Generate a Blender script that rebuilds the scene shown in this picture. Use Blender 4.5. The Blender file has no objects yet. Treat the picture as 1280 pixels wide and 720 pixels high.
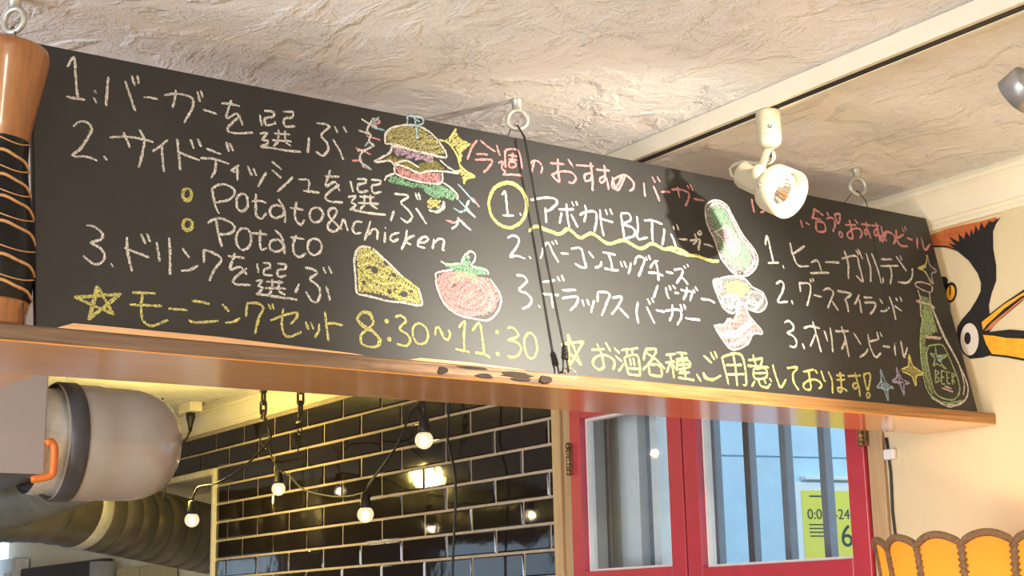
import bpy, bmesh, math, random
from mathutils import Vector, Matrix, noise

random.seed(7)
scene = bpy.context.scene
COL = scene.collection

# ------------------------------------------------------------------ camera
F_PX = 1876.857
CAM_ROWS = ((0.56896, -0.18956317, -0.80021892), (0.82208235, 0.10558669, 0.55949268), (-0.02156673, -0.97617481, 0.21591114))
CAM_LOC = Vector((0.0, -2.38667, 1.65))
cam_data = bpy.data.cameras.new('camera')
cam_data.sensor_width = 36.0
cam_data.lens = F_PX / 1280 * 36.0
cam_data.clip_start = 0.05
cam = bpy.data.objects.new('camera', cam_data)
COL.objects.link(cam)
m = Matrix.Identity(4)
for i in range(3):
    m[i][0] = CAM_ROWS[i][0]
    m[i][1] = -CAM_ROWS[i][1]
    m[i][2] = -CAM_ROWS[i][2]
    m[i][3] = CAM_LOC[i]
cam.matrix_world = m
scene.camera = cam

# ------------------------------------------------------------------ world, lights, exposure
scene.view_settings.view_transform = 'Standard'
scene.view_settings.look = 'None'
scene.view_settings.exposure = 0.0
scene.view_settings.gamma = 1.0
scene.view_settings.use_curve_mapping = False

world = bpy.data.worlds.new('overcast_sky')
scene.world = world
world.use_nodes = True
bg = world.node_tree.nodes['Background']
bg.inputs['Color'].default_value = (0.60, 0.80, 1.0, 1)
bg.inputs['Strength'].default_value = 2.1

def lamp(name, kind, loc, energy, color, size=0.05, target=None, **kw):
    d = bpy.data.lights.new(name, kind)
    d.energy = energy
    d.color = color
    if kind in ('POINT', 'SPOT'):
        d.shadow_soft_size = size
    if kind == 'AREA':
        d.size = size
    for k, v in kw.items():
        setattr(d, k, v)
    o = bpy.data.objects.new(name, d)
    COL.objects.link(o)
    o.location = loc
    if target is not None:
        o.rotation_euler = (Vector(target) - Vector(loc)).to_track_quat('-Z', 'Y').to_euler()
    return o

WARM = (1.0, 0.90, 0.70)
# fill lamps added out of view to brighten ceiling, right wall and shelf edge
lamp('room_fill_lamp', 'POINT', (1.5, -1.5, 2.25), 115, WARM, 0.08)
lamp('room_fill_lamp', 'POINT', (0.6, -3.8, 2.2), 50, (1.0, 0.96, 0.92), 0.15)
lamp('kitchen_lamp_or_fill', 'POINT', (-4.7, -0.50, 2.16), 20, (1.0, 0.76, 0.20), 0.05)
lamp('kitchen_lamp_or_fill', 'POINT', (-8.0, -2.2, 1.7), 12, (1.0, 0.88, 0.6), 0.1)  # unseen fill, added to light the far kitchen end and the hatch
lamp('underside_fill_lamp', 'POINT', (-1.7, -2.5, 0.95), 17, (1.0, 0.90, 0.70), 0.2)  # added fill from below that brightens the shelf underside; no real lamp here
# daylight through the shop front behind the camera
lamp('shop_front_daylight', 'AREA', (-1.2, -5.2, 1.5), 175, (0.88, 0.91, 1.0), 2.2, (-1.6, 0, 2.0))

# ------------------------------------------------------------------ helpers
def node_mat(name, base=(0.8, 0.8, 0.8), rough=0.5, metal=0.0, coat=0.0, spec=0.5):
    mt = bpy.data.materials.new(name)
    mt.use_nodes = True
    b = mt.node_tree.nodes['Principled BSDF']
    b.inputs['Base Color'].default_value = (*base, 1)
    b.inputs['Roughness'].default_value = rough
    b.inputs['Metallic'].default_value = metal
    b.inputs['Coat Weight'].default_value = coat
    b.inputs['Specular IOR Level'].default_value = spec
    return mt, mt.node_tree, b

def coords(nt, scale=(1, 1, 1), rot=(0, 0, 0)):
    tc = nt.nodes.new('ShaderNodeTexCoord')
    mp = nt.nodes.new('ShaderNodeMapping')
    mp.inputs['Scale'].default_value = scale
    mp.inputs['Rotation'].default_value = rot
    nt.links.new(tc.outputs['Object'], mp.inputs['Vector'])
    return mp.outputs['Vector']

def noise_tex(nt, vec, scale, detail=4, rough=0.5, dist=0.0, kind=None):
    n = nt.nodes.new('ShaderNodeTexNoise')
    if kind:
        n.noise_type = kind
    n.inputs['Scale'].default_value = scale
    n.inputs['Detail'].default_value = detail
    n.inputs['Roughness'].default_value = rough
    n.inputs['Distortion'].default_value = dist
    nt.links.new(vec, n.inputs['Vector'])
    return n.outputs['Fac']

def ramp(nt, fac, stops):
    r = nt.nodes.new('ShaderNodeValToRGB')
    cr = r.color_ramp
    while len(cr.elements) < len(stops):
        cr.elements.new(0.5)
    for e, (p, c) in zip(cr.elements, stops):
        e.position = p
        e.color = (*c, 1) if len(c) == 3 else c
    nt.links.new(fac, r.inputs['Fac'])
    return r.outputs['Color']

def bump(nt, b, height, strength, dist, prev=None):
    n = nt.nodes.new('ShaderNodeBump')
    n.inputs['Strength'].default_value = strength
    n.inputs['Distance'].default_value = dist
    nt.links.new(height, n.inputs['Height'])
    if prev is not None:
        nt.links.new(prev, n.inputs['Normal'])
    nt.links.new(n.outputs['Normal'], b.inputs['Normal'])
    return n.outputs['Normal']

def simple(name, base, rough=0.5, metal=0.0, var=0.08, scale=30, coat=0.0, bmp=0.0):
    """plain surface with a little procedural variation"""
    mt, nt, b = node_mat(name, base, rough, metal, coat)
    v = coords(nt)
    f = noise_tex(nt, v, scale, 5, 0.6)
    lo = tuple(c * (1 - var) for c in base)
    hi = tuple(min(1, c * (1 + var)) for c in base)
    nt.links.new(ramp(nt, f, [(0.3, lo), (0.7, hi)]), b.inputs['Base Color'])
    if bmp:
        bump(nt, b, f, bmp, 0.003)
    return mt

class MB:
    """collects shapes into one mesh"""
    def __init__(self):
        self.v, self.f, self.mi, self.sm = [], [], [], []
    def add(self, vs, fs, mi=0, smooth=False):
        o = len(self.v)
        self.v += [Vector(p) for p in vs]
        for f in fs:
            self.f.append([i + o for i in f])
            self.mi.append(mi)
            self.sm.append(smooth)
        return self
    def box(self, a, b, mi=0):
        x0, x1 = sorted((a[0], b[0])); y0, y1 = sorted((a[1], b[1])); z0, z1 = sorted((a[2], b[2]))
        vs = [(x0, y0, z0), (x1, y0, z0), (x1, y1, z0), (x0, y1, z0), (x0, y0, z1), (x1, y0, z1), (x1, y1, z1), (x0, y1, z1)]
        return self.add(vs, [(0, 3, 2, 1), (4, 5, 6, 7), (0, 1, 5, 4), (1, 2, 6, 5), (2, 3, 7, 6), (3, 0, 4, 7)], mi)
    def prism(self, pts, off, mi=0):
        """closed polygon of 3D points swept by the vector off"""
        n = len(pts); off = Vector(off)
        vs = [Vector(p) for p in pts] + [Vector(p) + off for p in pts]
        fs = [tuple(range(n))[::-1], tuple(range(n, 2 * n))]
        fs += [(i, (i + 1) % n, n + (i + 1) % n, n + i) for i in range(n)]
        return self.add(vs, fs, mi)
    def lathe(self, prof, origin, axis, n=32, mi=0, cap=True, smooth=True):
        """prof: list of (radius, distance along axis)"""
        ax = Vector(axis).normalized()
        q = ax.to_track_quat('Z', 'Y')
        o = Vector(origin)
        vs, fs = [], []
        for r, t in prof:
            for k in range(n):
                a = 2 * math.pi * k / n
                vs.append(o + q @ Vector((r * math.cos(a), r * math.sin(a), t)))
        for j in range(len(prof) - 1):
            for k in range(n):
                k2 = (k + 1) % n
                fs.append((j * n + k, j * n + k2, (j + 1) * n + k2, (j + 1) * n + k))
        if cap:
            fs.append(tuple(range(n))[::-1])
            fs.append(tuple(range((len(prof) - 1) * n, len(prof) * n)))
        return self.add(vs, fs, mi, smooth)
    def tube(self, pts, r, n=10, mi=0, closed=False, smooth=True, flat=1.0, up=None):
        """tube along points; r may be a list; flat<1 squashes the section"""
        P = [Vector(p) for p in pts]
        m_ = len(P)
        rs = r if isinstance(r, (list, tuple)) else [r] * m_
        vs, fs = [], []
        prev = None
        for i in range(m_):
            a = P[(i - 1) % m_] if (closed or i > 0) else P[0]
            b = P[(i + 1) % m_] if (closed or i < m_ - 1) else P[-1]
            t = (b - a).normalized()
            if prev is None:
                ref = Vector(up) if up else (Vector((0, 0, 1)) if abs(t.z) < 0.9 else Vector((1, 0, 0)))
            else:
                ref = prev
            s = t.cross(ref).normalized()
            u = s.cross(t).normalized()
            prev = u
            for k in range(n):
                an = 2 * math.pi * k / n
                vs.append(P[i] + s * (rs[i] * math.cos(an)) + u * (rs[i] * flat * math.sin(an)))
        for i in range(m_ if closed else m_ - 1):
            j = (i + 1) % m_
            for k in range(n):
                k2 = (k + 1) % n
                fs.append((i * n + k, i * n + k2, j * n + k2, j * n + k))
        if not closed:
            fs.append(tuple(range(n))[::-1])
            fs.append(tuple(range((m_ - 1) * n, m_ * n)))
        return self.add(vs, fs, mi, smooth)
    def torus(self, c, R, r, normal, n=28, k=12, mi=0, sx=1.0, sy=1.0, up=None):
        q = Vector(normal).normalized().to_track_quat('Z', 'Y')
        pts = [Vector(c) + q @ Vector((R * sx * math.cos(2 * math.pi * i / n), R * sy * math.sin(2 * math.pi * i / n), 0)) for i in range(n)]
        return self.tube(pts, r, k, mi, closed=True, up=tuple(q @ Vector((0, 0, 1))))
    def sphere(self, c, r, n=20, mi=0, sz=1.0):
        prof = [(max(1e-4, r * math.sin(math.pi * i / n)), -r * sz * math.cos(math.pi * i / n)) for i in range(n + 1)]
        return self.lathe(prof, c, (0, 0, 1), n + 4, mi, cap=False)
    def build(self, name, mats, parent=None, origin=None, bevel=0.0, seg=2):
        if not isinstance(mats, (list, tuple)):
            mats = [mats]
        wp = Vector((0, 0, 0))
        if parent is not None:
            q = parent
            while q is not None:
                wp += q.location
                q = q.parent
        if origin is None:
            origin = sum(self.v, Vector((0, 0, 0))) / max(1, len(self.v)) if parent is None else wp
        origin = Vector(origin)
        me = bpy.data.meshes.new(name)
        me.from_pydata([tuple(p - origin) for p in self.v], [], self.f)
        me.polygons.foreach_set('material_index', self.mi)
        me.polygons.foreach_set('use_smooth', self.sm)
        for mt in mats:
            me.materials.append(mt)
        me.update()
        bmm = bmesh.new(); bmm.from_mesh(me)
        bmesh.ops.recalc_face_normals(bmm, faces=bmm.faces)
        bmm.to_mesh(me); bmm.free()
        o = bpy.data.objects.new(name, me)
        COL.objects.link(o)
        o.location = origin - wp
        if parent is not None:
            o.parent = parent
        if bevel:
            bv = o.modifiers.new('bevel', 'BEVEL')
            bv.width = bevel; bv.segments = seg; bv.limit_method = 'ANGLE'
        return o

def tag(o, label, cat, group=None, kind=None):
    if label: o['label'] = label
    if cat: o['category'] = cat
    if group: o['group'] = group
    if kind: o['kind'] = kind
    return o

def struct(o, label=None, cat=None):
    o['kind'] = 'structure'
    if label: o['label'] = label
    if cat: o['category'] = cat
    return o

def empty(name, loc, label, cat, group=None):
    o = bpy.data.objects.new(name, None)
    o.empty_display_size = 0.05
    COL.objects.link(o)
    o.location = loc
    return tag(o, label, cat, group)

def spline(pts, step=0.004):
    """Catmull-Rom resampling of 2D or 3D points"""
    P = [Vector(p) for p in pts]
    if len(P) == 2:
        n = max(1, int((P[1] - P[0]).length / step))
        return [P[0].lerp(P[1], i / n) for i in range(n + 1)]
    out = []
    for i in range(len(P) - 1):
        p0 = P[i - 1] if i else P[0] * 2 - P[1]
        p1, p2 = P[i], P[i + 1]
        p3 = P[i + 2] if i + 2 < len(P) else P[-1] * 2 - P[-2]
        n = max(1, int((p2 - p1).length / step))
        for j in range(n):
            t = j / n
            out.append(0.5 * ((2 * p1) + (p2 - p0) * t + (2 * p0 - 5 * p1 + 4 * p2 - p3) * t * t + (3 * p1 - p0 - 3 * p2 + p3) * t ** 3))
    out.append(P[-1])
    return out

# ------------------------------------------------------------------ materials
def plaster(name, base, ridge, fine, d1=0.012, sc=5.0):
    mt, nt, b = node_mat(name, base, 0.85, spec=0.25)
    v = coords(nt, (1.0, 1.7, 1.3), (0.2, 0.1, 0.6))
    a = noise_tex(nt, v, sc, 7, 0.55, 1.1, 'RIDGED_MULTIFRACTAL')
    v2 = coords(nt, (1.5, 0.8, 1), (0, 0, -0.5))
    c = noise_tex(nt, v2, 14, 6, 0.6, 0.8)
    h1 = ramp(nt, a, [(0.35, (0, 0, 0)), (0.75, (0.4, 0.4, 0.4)), (0.95, (1, 1, 1))])
    n1 = bump(nt, b, h1, ridge, d1)
    n2 = bump(nt, b, c, fine, 0.006, n1)
    d = noise_tex(nt, coords(nt), 90, 3, 0.6)
    bump(nt, b, d, fine * 0.6, 0.0015, n2)
    t = noise_tex(nt, coords(nt), 2.3, 5, 0.6)
    lo = tuple(x * 0.92 for x in base)
    nt.links.new(ramp(nt, t, [(0.35, lo), (0.65, base)]), b.inputs['Base Color'])
    return mt

M = {}
def trowelled(name, base):
    mt, nt, b = node_mat(name, base, 0.88, spec=0.2)
    def math2(op, x, y):
        n = nt.nodes.new('ShaderNodeMath'); n.operation = op
        for k, q in enumerate((x, y)):
            if isinstance(q, (int, float)): n.inputs[k].default_value = q
            else: nt.links.new(q, n.inputs[k])
        return n.outputs[0]
    a = noise_tex(nt, coords(nt, (1.0, 1.6, 1), (0, 0, 0.5)), 4.6, 6, 0.56, 0.45)
    h1 = ramp(nt, a, [(0.34, (0, 0, 0)), (0.41, (0.40, 0.40, 0.40)), (0.45, (0.32, 0.32, 0.32)), (0.50, (0.36, 0.36, 0.36)), (0.56, (0.80, 0.80, 0.80)), (0.60, (0.66, 0.66, 0.66)), (0.65, (0.72, 0.72, 0.72)), (0.72, (1.1, 1.1, 1.1))])
    c = noise_tex(nt, coords(nt, (1.5, 0.9, 1), (0, 0, -0.4)), 11.0, 6, 0.64, 0.5)
    h2 = ramp(nt, c, [(0.44, (0, 0, 0)), (0.49, (0.7, 0.7, 0.7)), (0.52, (0.55, 0.55, 0.55)), (0.60, (0.6, 0.6, 0.6)), (0.64, (1, 1, 1))])
    e = noise_tex(nt, coords(nt, (1, 1.7, 1), (0, 0, 0.9)), 95.0, 5, 0.72, 0.2)
    mask = ramp(nt, noise_tex(nt, coords(nt), 3.4, 4, 0.6), [(0.42, (0.32, 0.32, 0.32)), (0.62, (1, 1, 1))])
    s = math2('ADD', math2('MULTIPLY', h1, 1.0), math2('MULTIPLY', math2('MULTIPLY', h2, mask), 0.34))
    s = math2('ADD', s, math2('MULTIPLY', math2('MULTIPLY', e, mask), 0.42))
    bump(nt, b, s, 1.0, 0.011)
    t = noise_tex(nt, coords(nt), 2.3, 5, 0.6)
    nt.links.new(ramp(nt, t, [(0.35, tuple(x * 0.93 for x in base)), (0.65, base)]), b.inputs['Base Color'])
    return mt
M['ceiling'] = trowelled('trowelled_plaster', (0.80, 0.78, 0.76))
M['wall'] = plaster('wall_plaster', (0.70, 0.58, 0.36), 0.5, 0.5, 0.006, 3.0)
M['cornice'] = simple('cornice_paint', (0.82, 0.75, 0.56), 0.4, var=0.04, scale=12)
M['grout'] = simple('grout', (0.42, 0.34, 0.25), 0.9, var=0.15, scale=60)
M['floor'] = simple('floor_boards', (0.34, 0.24, 0.16), 0.5, var=0.2, scale=8)
M['kitchen_wall'] = simple('kitchen_wall_paint', (0.05, 0.045, 0.04), 0.6, var=0.2, scale=4)
mt, nt, b = node_mat('black_glazed_tile', (0.012, 0.009, 0.008), 0.06, spec=0.6)
bump(nt, b, noise_tex(nt, coords(nt), 14, 2, 0.5), 0.12, 0.004)
M['tile'] = mt

def wood(name, c0, c1, c2, rough, coat, axis='y', sc=1.0, bmp=0.25, knots=0.0):
    mt, nt, b = node_mat(name, c1, rough, coat=coat)
    b.inputs['Coat Roughness'].default_value = 0.12
    s = {'y': (26, 1.1, 26), 'x': (1.1, 26, 26), 'z': (26, 26, 1.1)}[axis]
    v = coords(nt, tuple(k * sc for k in s))
    f = noise_tex(nt, v, 1.6, 7, 0.62, 1.4)
    c = ramp(nt, f, [(0.28, c0), (0.5, c1), (0.72, c2)])
    s2 = {'y': (90, 2.5, 90), 'x': (2.5, 90, 90), 'z': (90, 90, 2.5)}[axis]
    g_ = noise_tex(nt, coords(nt, s2), 2.0, 3, 0.6)
    mx = nt.nodes.new('ShaderNodeMixRGB'); mx.blend_type = 'MULTIPLY'
    mx.inputs['Fac'].default_value = 0.6
    nt.links.new(c, mx.inputs['Color1'])
    nt.links.new(ramp(nt, g_, [(0.3, (0.72, 0.68, 0.64)), (0.6, (1, 1, 1))]), mx.inputs['Color2'])
    outc = mx.outputs['Color']
    if knots:
        k = noise_tex(nt, coords(nt, (9, 3.2, 9)), 2.1, 3, 0.6, 0.6)
        m2 = nt.nodes.new('ShaderNodeMixRGB'); m2.blend_type = 'MULTIPLY'
        m2.inputs['Fac'].default_value = knots
        nt.links.new(outc, m2.inputs['Color1'])
        nt.links.new(ramp(nt, k, [(0.60, (1, 1, 1)), (0.70, (0.25, 0.16, 0.1))]), m2.inputs['Color2'])
        outc = m2.outputs['Color']
    nt.links.new(outc, b.inputs['Base Color'])
    if bmp:
        bump(nt, b, g_, bmp, 0.0012)
    return mt

M['shelf_under'] = wood('varnished_plank', (0.56, 0.23, 0.05), (0.72, 0.32, 0.075), (0.80, 0.41, 0.12), 0.24, 0.9, 'y', 1.0, 0.05)
M['shelf_return'] = wood('varnished_plank_across', (0.56, 0.23, 0.05), (0.72, 0.32, 0.075), (0.80, 0.41, 0.12), 0.30, 0.5, 'x', 1.0, 0.05)
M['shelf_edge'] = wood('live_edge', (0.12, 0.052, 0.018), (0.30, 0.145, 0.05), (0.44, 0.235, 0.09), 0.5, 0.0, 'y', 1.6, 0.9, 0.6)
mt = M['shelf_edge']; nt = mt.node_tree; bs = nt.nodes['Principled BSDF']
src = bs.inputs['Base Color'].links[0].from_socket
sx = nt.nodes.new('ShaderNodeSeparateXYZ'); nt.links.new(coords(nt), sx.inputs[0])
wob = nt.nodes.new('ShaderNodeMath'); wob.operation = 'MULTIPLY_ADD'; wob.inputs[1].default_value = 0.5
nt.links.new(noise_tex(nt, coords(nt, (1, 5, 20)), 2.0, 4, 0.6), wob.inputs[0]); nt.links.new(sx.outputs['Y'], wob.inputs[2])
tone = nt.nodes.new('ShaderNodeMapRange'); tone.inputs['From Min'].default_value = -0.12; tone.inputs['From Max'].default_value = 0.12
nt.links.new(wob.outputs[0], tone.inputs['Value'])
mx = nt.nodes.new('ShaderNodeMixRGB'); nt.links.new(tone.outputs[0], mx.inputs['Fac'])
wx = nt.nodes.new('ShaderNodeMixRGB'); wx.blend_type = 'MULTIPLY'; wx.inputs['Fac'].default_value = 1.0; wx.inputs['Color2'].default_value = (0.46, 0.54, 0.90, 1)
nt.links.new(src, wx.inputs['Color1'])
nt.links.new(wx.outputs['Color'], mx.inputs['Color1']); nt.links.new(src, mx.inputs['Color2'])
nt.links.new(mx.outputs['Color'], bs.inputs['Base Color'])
M['cleat'] = wood('raw_cleat', (0.55, 0.30, 0.14), (0.68, 0.40, 0.20), (0.75, 0.48, 0.26), 0.6, 0.0, 'y', 1.5, 0.3)
M['vase_wood'] = wood('turned_wood', (0.19, 0.070, 0.020), (0.29, 0.115, 0.035), (0.36, 0.155, 0.052), 0.36, 0.3, 'z', 0.9, 0.1)
M['carved_line'] = wood('carved_line', (0.42, 0.21, 0.08), (0.52, 0.28, 0.12), (0.58, 0.34, 0.16), 0.5, 0.0, 'z', 1.0, 0.1)
M['jamb'] = wood('jamb_wood', (0.42, 0.27, 0.13), (0.50, 0.34, 0.18), (0.55, 0.39, 0.22), 0.5, 0.0, 'z', 1.0, 0.15)
M['batten'] = simple('pale_batten', (0.62, 0.55, 0.47), 0.7)
M['black_band'] = simple('black_lacquer', (0.006, 0.006, 0.008), 0.24)
M['black_band'].node_tree.nodes['Principled BSDF'].inputs['Specular IOR Level'].default_value = 0.25

mt, nt, b = node_mat('blackboard_paint', (0.03, 0.028, 0.026), 0.53, spec=0.55)
v = coords(nt)
f = noise_tex(nt, v, 7, 6, 0.62)
nt.links.new(ramp(nt, f, [(0.3, (0.013, 0.012, 0.012)), (0.75, (0.021, 0.0196, 0.019))]), b.inputs['Base Color'])
bump(nt, b, noise_tex(nt, v, 260, 3, 0.6), 0.25, 0.0006)
M['board'] = mt

CHALK = {'white': (0.80, 0.77, 0.72), 'yellow': (0.74, 0.68, 0.24), 'pink': (0.80, 0.36, 0.36), 'green': (0.28, 0.56, 0.34), 'lime': (0.40, 0.52, 0.26),
         'tan': (0.52, 0.47, 0.20), 'olive': (0.30, 0.27, 0.08), 'purple': (0.62, 0.42, 0.57), 'mauve': (0.52, 0.42, 0.47), 'blue': (0.36, 0.55, 0.66),
         'blush': (0.70, 0.56, 0.50), 'lilac': (0.50, 0.46, 0.70), 'faint': (0.36, 0.35, 0.335)}
def chalk_mat(key, lo, hi, tagname):
    mt, nt, b = node_mat('chalk_' + tagname + key, CHALK[key], 0.95, spec=0.1)
    n = noise_tex(nt, coords(nt), 620, 3, 0.75)
    fac = ramp(nt, n, [(lo, (0, 0, 0)), (hi, (1, 1, 1))])
    tr = nt.nodes.new('ShaderNodeBsdfTransparent')
    mix = nt.nodes.new('ShaderNodeMixShader')
    nt.links.new(fac, mix.inputs['Fac'])
    nt.links.new(tr.outputs[0], mix.inputs[1])
    nt.links.new(b.outputs[0], mix.inputs[2])
    nt.links.new(mix.outputs[0], nt.nodes['Material Output'].inputs['Surface'])
    return mt
for k in CHALK:
    M['chalk_' + k] = chalk_mat(k, 0.38, 0.58, 'line_')
    M['fill_' + k] = chalk_mat(k, 0.43, 0.62, 'fill_')

M['zinc'] = simple('galvanised_steel', (0.42, 0.41, 0.36), 0.45, 0.6, 0.15, 80)
M['chain'] = simple('dull_chain_steel', (0.13, 0.11, 0.09), 0.5, 0.8, 0.2, 80)
M['chrome'] = simple('bright_chrome', (0.85, 0.85, 0.85), 0.12, 1.0, 0.03)
M['wire'] = simple('black_cable', (0.012, 0.011, 0.010), 0.5, 0.0, 0.1)
M['white_enamel'] = simple('white_enamel', (0.36, 0.315, 0.215), 0.38, 0.0, 0.03)
M['grey_enamel'] = simple('silver_enamel', (0.34, 0.335, 0.33), 0.35, 0.6, 0.05)
M['track'] = simple('track_enamel', (0.66, 0.60, 0.46), 0.4, 0.0, 0.03)
M['slot'] = simple('track_slot', (0.006, 0.006, 0.006), 0.6)
M['red'] = simple('red_paint', (0.44, 0.036, 0.055), 0.35, 0.0, 0.08, 20, coat=0.2)
M['bead'] = simple('white_bead', (0.72, 0.70, 0.66), 0.5)
M['brass'] = simple('aged_hinge', (0.30, 0.20, 0.10), 0.4, 0.8, 0.2)
M['hood'] = simple('brushed_hood', (0.37, 0.325, 0.30), 0.5, 0.1, 0.04, 5)
M['dark_metal'] = simple('dark_band', (0.085, 0.085, 0.09), 0.4, 0.3)
M['duct_beige'] = simple('beige_duct_shell', (0.42, 0.375, 0.325), 0.25, 0.0, 0.04, 6, coat=0.4)
M['spiral'] = simple('spiral_duct_steel', (0.16, 0.145, 0.125), 0.38, 0.6, 0.25, 9)
M['flex'] = simple('flexible_duct', (0.24, 0.25, 0.22), 0.5, 0.5, 0.2, 20)
M['foil'] = simple('foil_tape', (0.80, 0.79, 0.74), 0.3, 0.55, 0.1, 60, bmp=0.9)
M['orange'] = simple('orange_plastic', (0.75, 0.19, 0.03), 0.45)
M['pale_trim'] = simple('pale_trim', (0.72, 0.66, 0.47), 0.5)
M['pale_metal'] = simple('pale_aluminium', (0.55, 0.58, 0.58), 0.4, 0.4)
M['dark_panel'] = simple('dark_panel', (0.055, 0.048, 0.045), 0.5)
M['beige_panel'] = simple('beige_panel', (0.45, 0.37, 0.20), 0.6)
M['ext_wall'] = simple('render_panel', (0.54, 0.72, 0.84), 0.8, 0.0, 0.06, 14)
M['ext_grey'] = simple('grey_frame', (0.23, 0.25, 0.27), 0.5, 0.2)
M['ext_pale'] = simple('pale_board', (0.78, 0.82, 0.80), 0.7, 0.0, 0.05)
M['ext_green'] = simple('greenish_board', (0.62, 0.66, 0.56), 0.7, 0.0, 0.05)
M['sign_yellow'] = simple('sign_yellow', (0.84, 0.74, 0.10), 0.6, 0.0, 0.02)
M['sign_white'] = simple('sign_white', (0.82, 0.84, 0.84), 0.6, 0.0, 0.02)
M['sign_ink'] = simple('sign_ink', (0.05, 0.08, 0.06), 0.7)
M['plastic'] = simple('ivory_plastic', (0.70, 0.64, 0.50), 0.5)
M['mural_black'] = simple('mural_black', (0.010, 0.009, 0.008), 0.85, 0.0, 0.5, 160)
M['mural_orange'] = simple('mural_orange', (0.48, 0.12, 0.03), 0.8, 0.0, 0.25, 90)
M['mural_yellow'] = simple('mural_yellow', (0.80, 0.38, 0.02), 0.8, 0.0, 0.15, 50)
M['mural_brown'] = simple('mural_brown', (0.55, 0.19, 0.06), 0.8, 0.0, 0.2, 60)
M['mural_white'] = simple('mural_white', (0.72, 0.66, 0.56), 0.8, 0.0, 0.05)
M['braid'] = simple('braid_trim', (0.20, 0.11, 0.05), 0.9, 0.0, 0.35, 220, bmp=0.8)
M['lamp_brass'] = simple('lamp_stand_brass', (0.45, 0.30, 0.12), 0.35, 0.9)

def emitter(name, col, strength):
    mt = bpy.data.materials.new(name); mt.use_nodes = True
    nt = mt.node_tree
    b = nt.nodes['Principled BSDF']
    b.inputs['Base Color'].default_value = (*col, 1)
    b.inputs['Emission Color'].default_value = (*col, 1)
    b.inputs['Emission Strength'].default_value = strength
    return mt
M['led'] = emitter('led_chip', (1.0, 0.66, 0.16), 3.0)
M['led_ring'] = emitter('lit_lens_ring', (1.0, 0.93, 0.82), 1.6)
M['filament'] = emitter('lit_bulb_core', (1.0, 0.86, 0.60), 14.0)

def glass_mat(name, tint, refl=1.0):
    mt = bpy.data.materials.new(name); mt.use_nodes = True
    nt = mt.node_tree
    nt.nodes.remove(nt.nodes['Principled BSDF'])
    t = nt.nodes.new('ShaderNodeBsdfTransparent'); t.inputs['Color'].default_value = (*tint, 1)
    g = nt.nodes.new('ShaderNodeBsdfGlossy'); g.inputs['Roughness'].default_value = 0.01
    fr = nt.nodes.new('ShaderNodeFresnel'); fr.inputs['IOR'].default_value = 1.5
    ge = nt.nodes.new('ShaderNodeNewGeometry')
    front = nt.nodes.new('ShaderNodeMath'); front.operation = 'SUBTRACT'; front.inputs[0].default_value = 1.0
    nt.links.new(ge.outputs['Backfacing'], front.inputs[1])
    mul = nt.nodes.new('ShaderNodeMath'); mul.operation = 'MULTIPLY'
    nt.links.new(fr.outputs[0], mul.inputs[0]); nt.links.new(front.outputs[0], mul.inputs[1])
    mix = nt.nodes.new('ShaderNodeMixShader')
    nt.links.new(mul.outputs[0], mix.inputs['Fac'])
    nt.links.new(t.outputs[0], mix.inputs[1]); nt.links.new(g.outputs[0], mix.inputs[2])
    nt.links.new(mix.outputs[0], nt.nodes['Material Output'].inputs['Surface'])
    return mt
M['pane'] = glass_mat('window_glass', (0.93, 0.96, 0.97))
# bulb glass: clear glass with a faint warm bloom from the lit filament inside it
mt = glass_mat('bulb_glass', (1.0, 0.97, 0.92))
nt = mt.node_tree
em = nt.nodes.new('ShaderNodeEmission'); em.inputs['Color'].default_value = (1.0, 0.80, 0.50, 1); em.inputs['Strength'].default_value = 0.55
ad = nt.nodes.new('ShaderNodeAddShader')
src = nt.nodes['Material Output'].inputs['Surface'].links[0].from_socket
nt.links.new(src, ad.inputs[0]); nt.links.new(em.outputs[0], ad.inputs[1])
nt.links.new(ad.outputs[0], nt.nodes['Material Output'].inputs['Surface'])
M['bulb_glass'] = mt
# lampshade silk: diffuse + translucent
mt = bpy.data.materials.new('lampshade_silk'); mt.use_nodes = True
nt = mt.node_tree
b = nt.nodes['Principled BSDF']
b.inputs['Base Color'].default_value = (0.70, 0.27, 0.035, 1); b.inputs['Roughness'].default_value = 0.8
tl = nt.nodes.new('ShaderNodeBsdfTranslucent'); tl.inputs['Color'].default_value = (0.80, 0.29, 0.02, 1)
mix = nt.nodes.new('ShaderNodeMixShader'); mix.inputs['Fac'].default_value = 0.42
nt.links.new(b.outputs[0], mix.inputs[1]); nt.links.new(tl.outputs[0], mix.inputs[2])
nt.links.new(mix.outputs[0], nt.nodes['Material Output'].inputs['Surface'])
M['silk'] = mt

# ------------------------------------------------------------------ room shell
CEIL = 2.487
XL, XR, YF = -9.2, 3.0, -5.6
o = MB().box((XL, YF, CEIL), (XR, 0.0, CEIL + 0.1)).build('ceiling', M['ceiling'], origin=(0, 0, CEIL)); struct(o)
o = MB().box((XL, YF, -0.1), (XR, 9.0, 0.0)).build('floor', M['floor'], origin=(0, 0, 0)); struct(o)

# back wall: plaster part with the window opening
WX0, WX1, WZ0, WZ1 = -3.215, -2.09, 1.20, 2.26
w = MB()
w.box((WX1, 0, 0), (XR, 0.14, CEIL))
w.box((WX0, 0, WZ1), (WX1, 0.14, CEIL))
w.box((WX0, 0, 0), (WX1, 0.14, WZ0))
struct(w.build('wall_back', M['wall'], origin=(0, 0, 0)))

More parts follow.
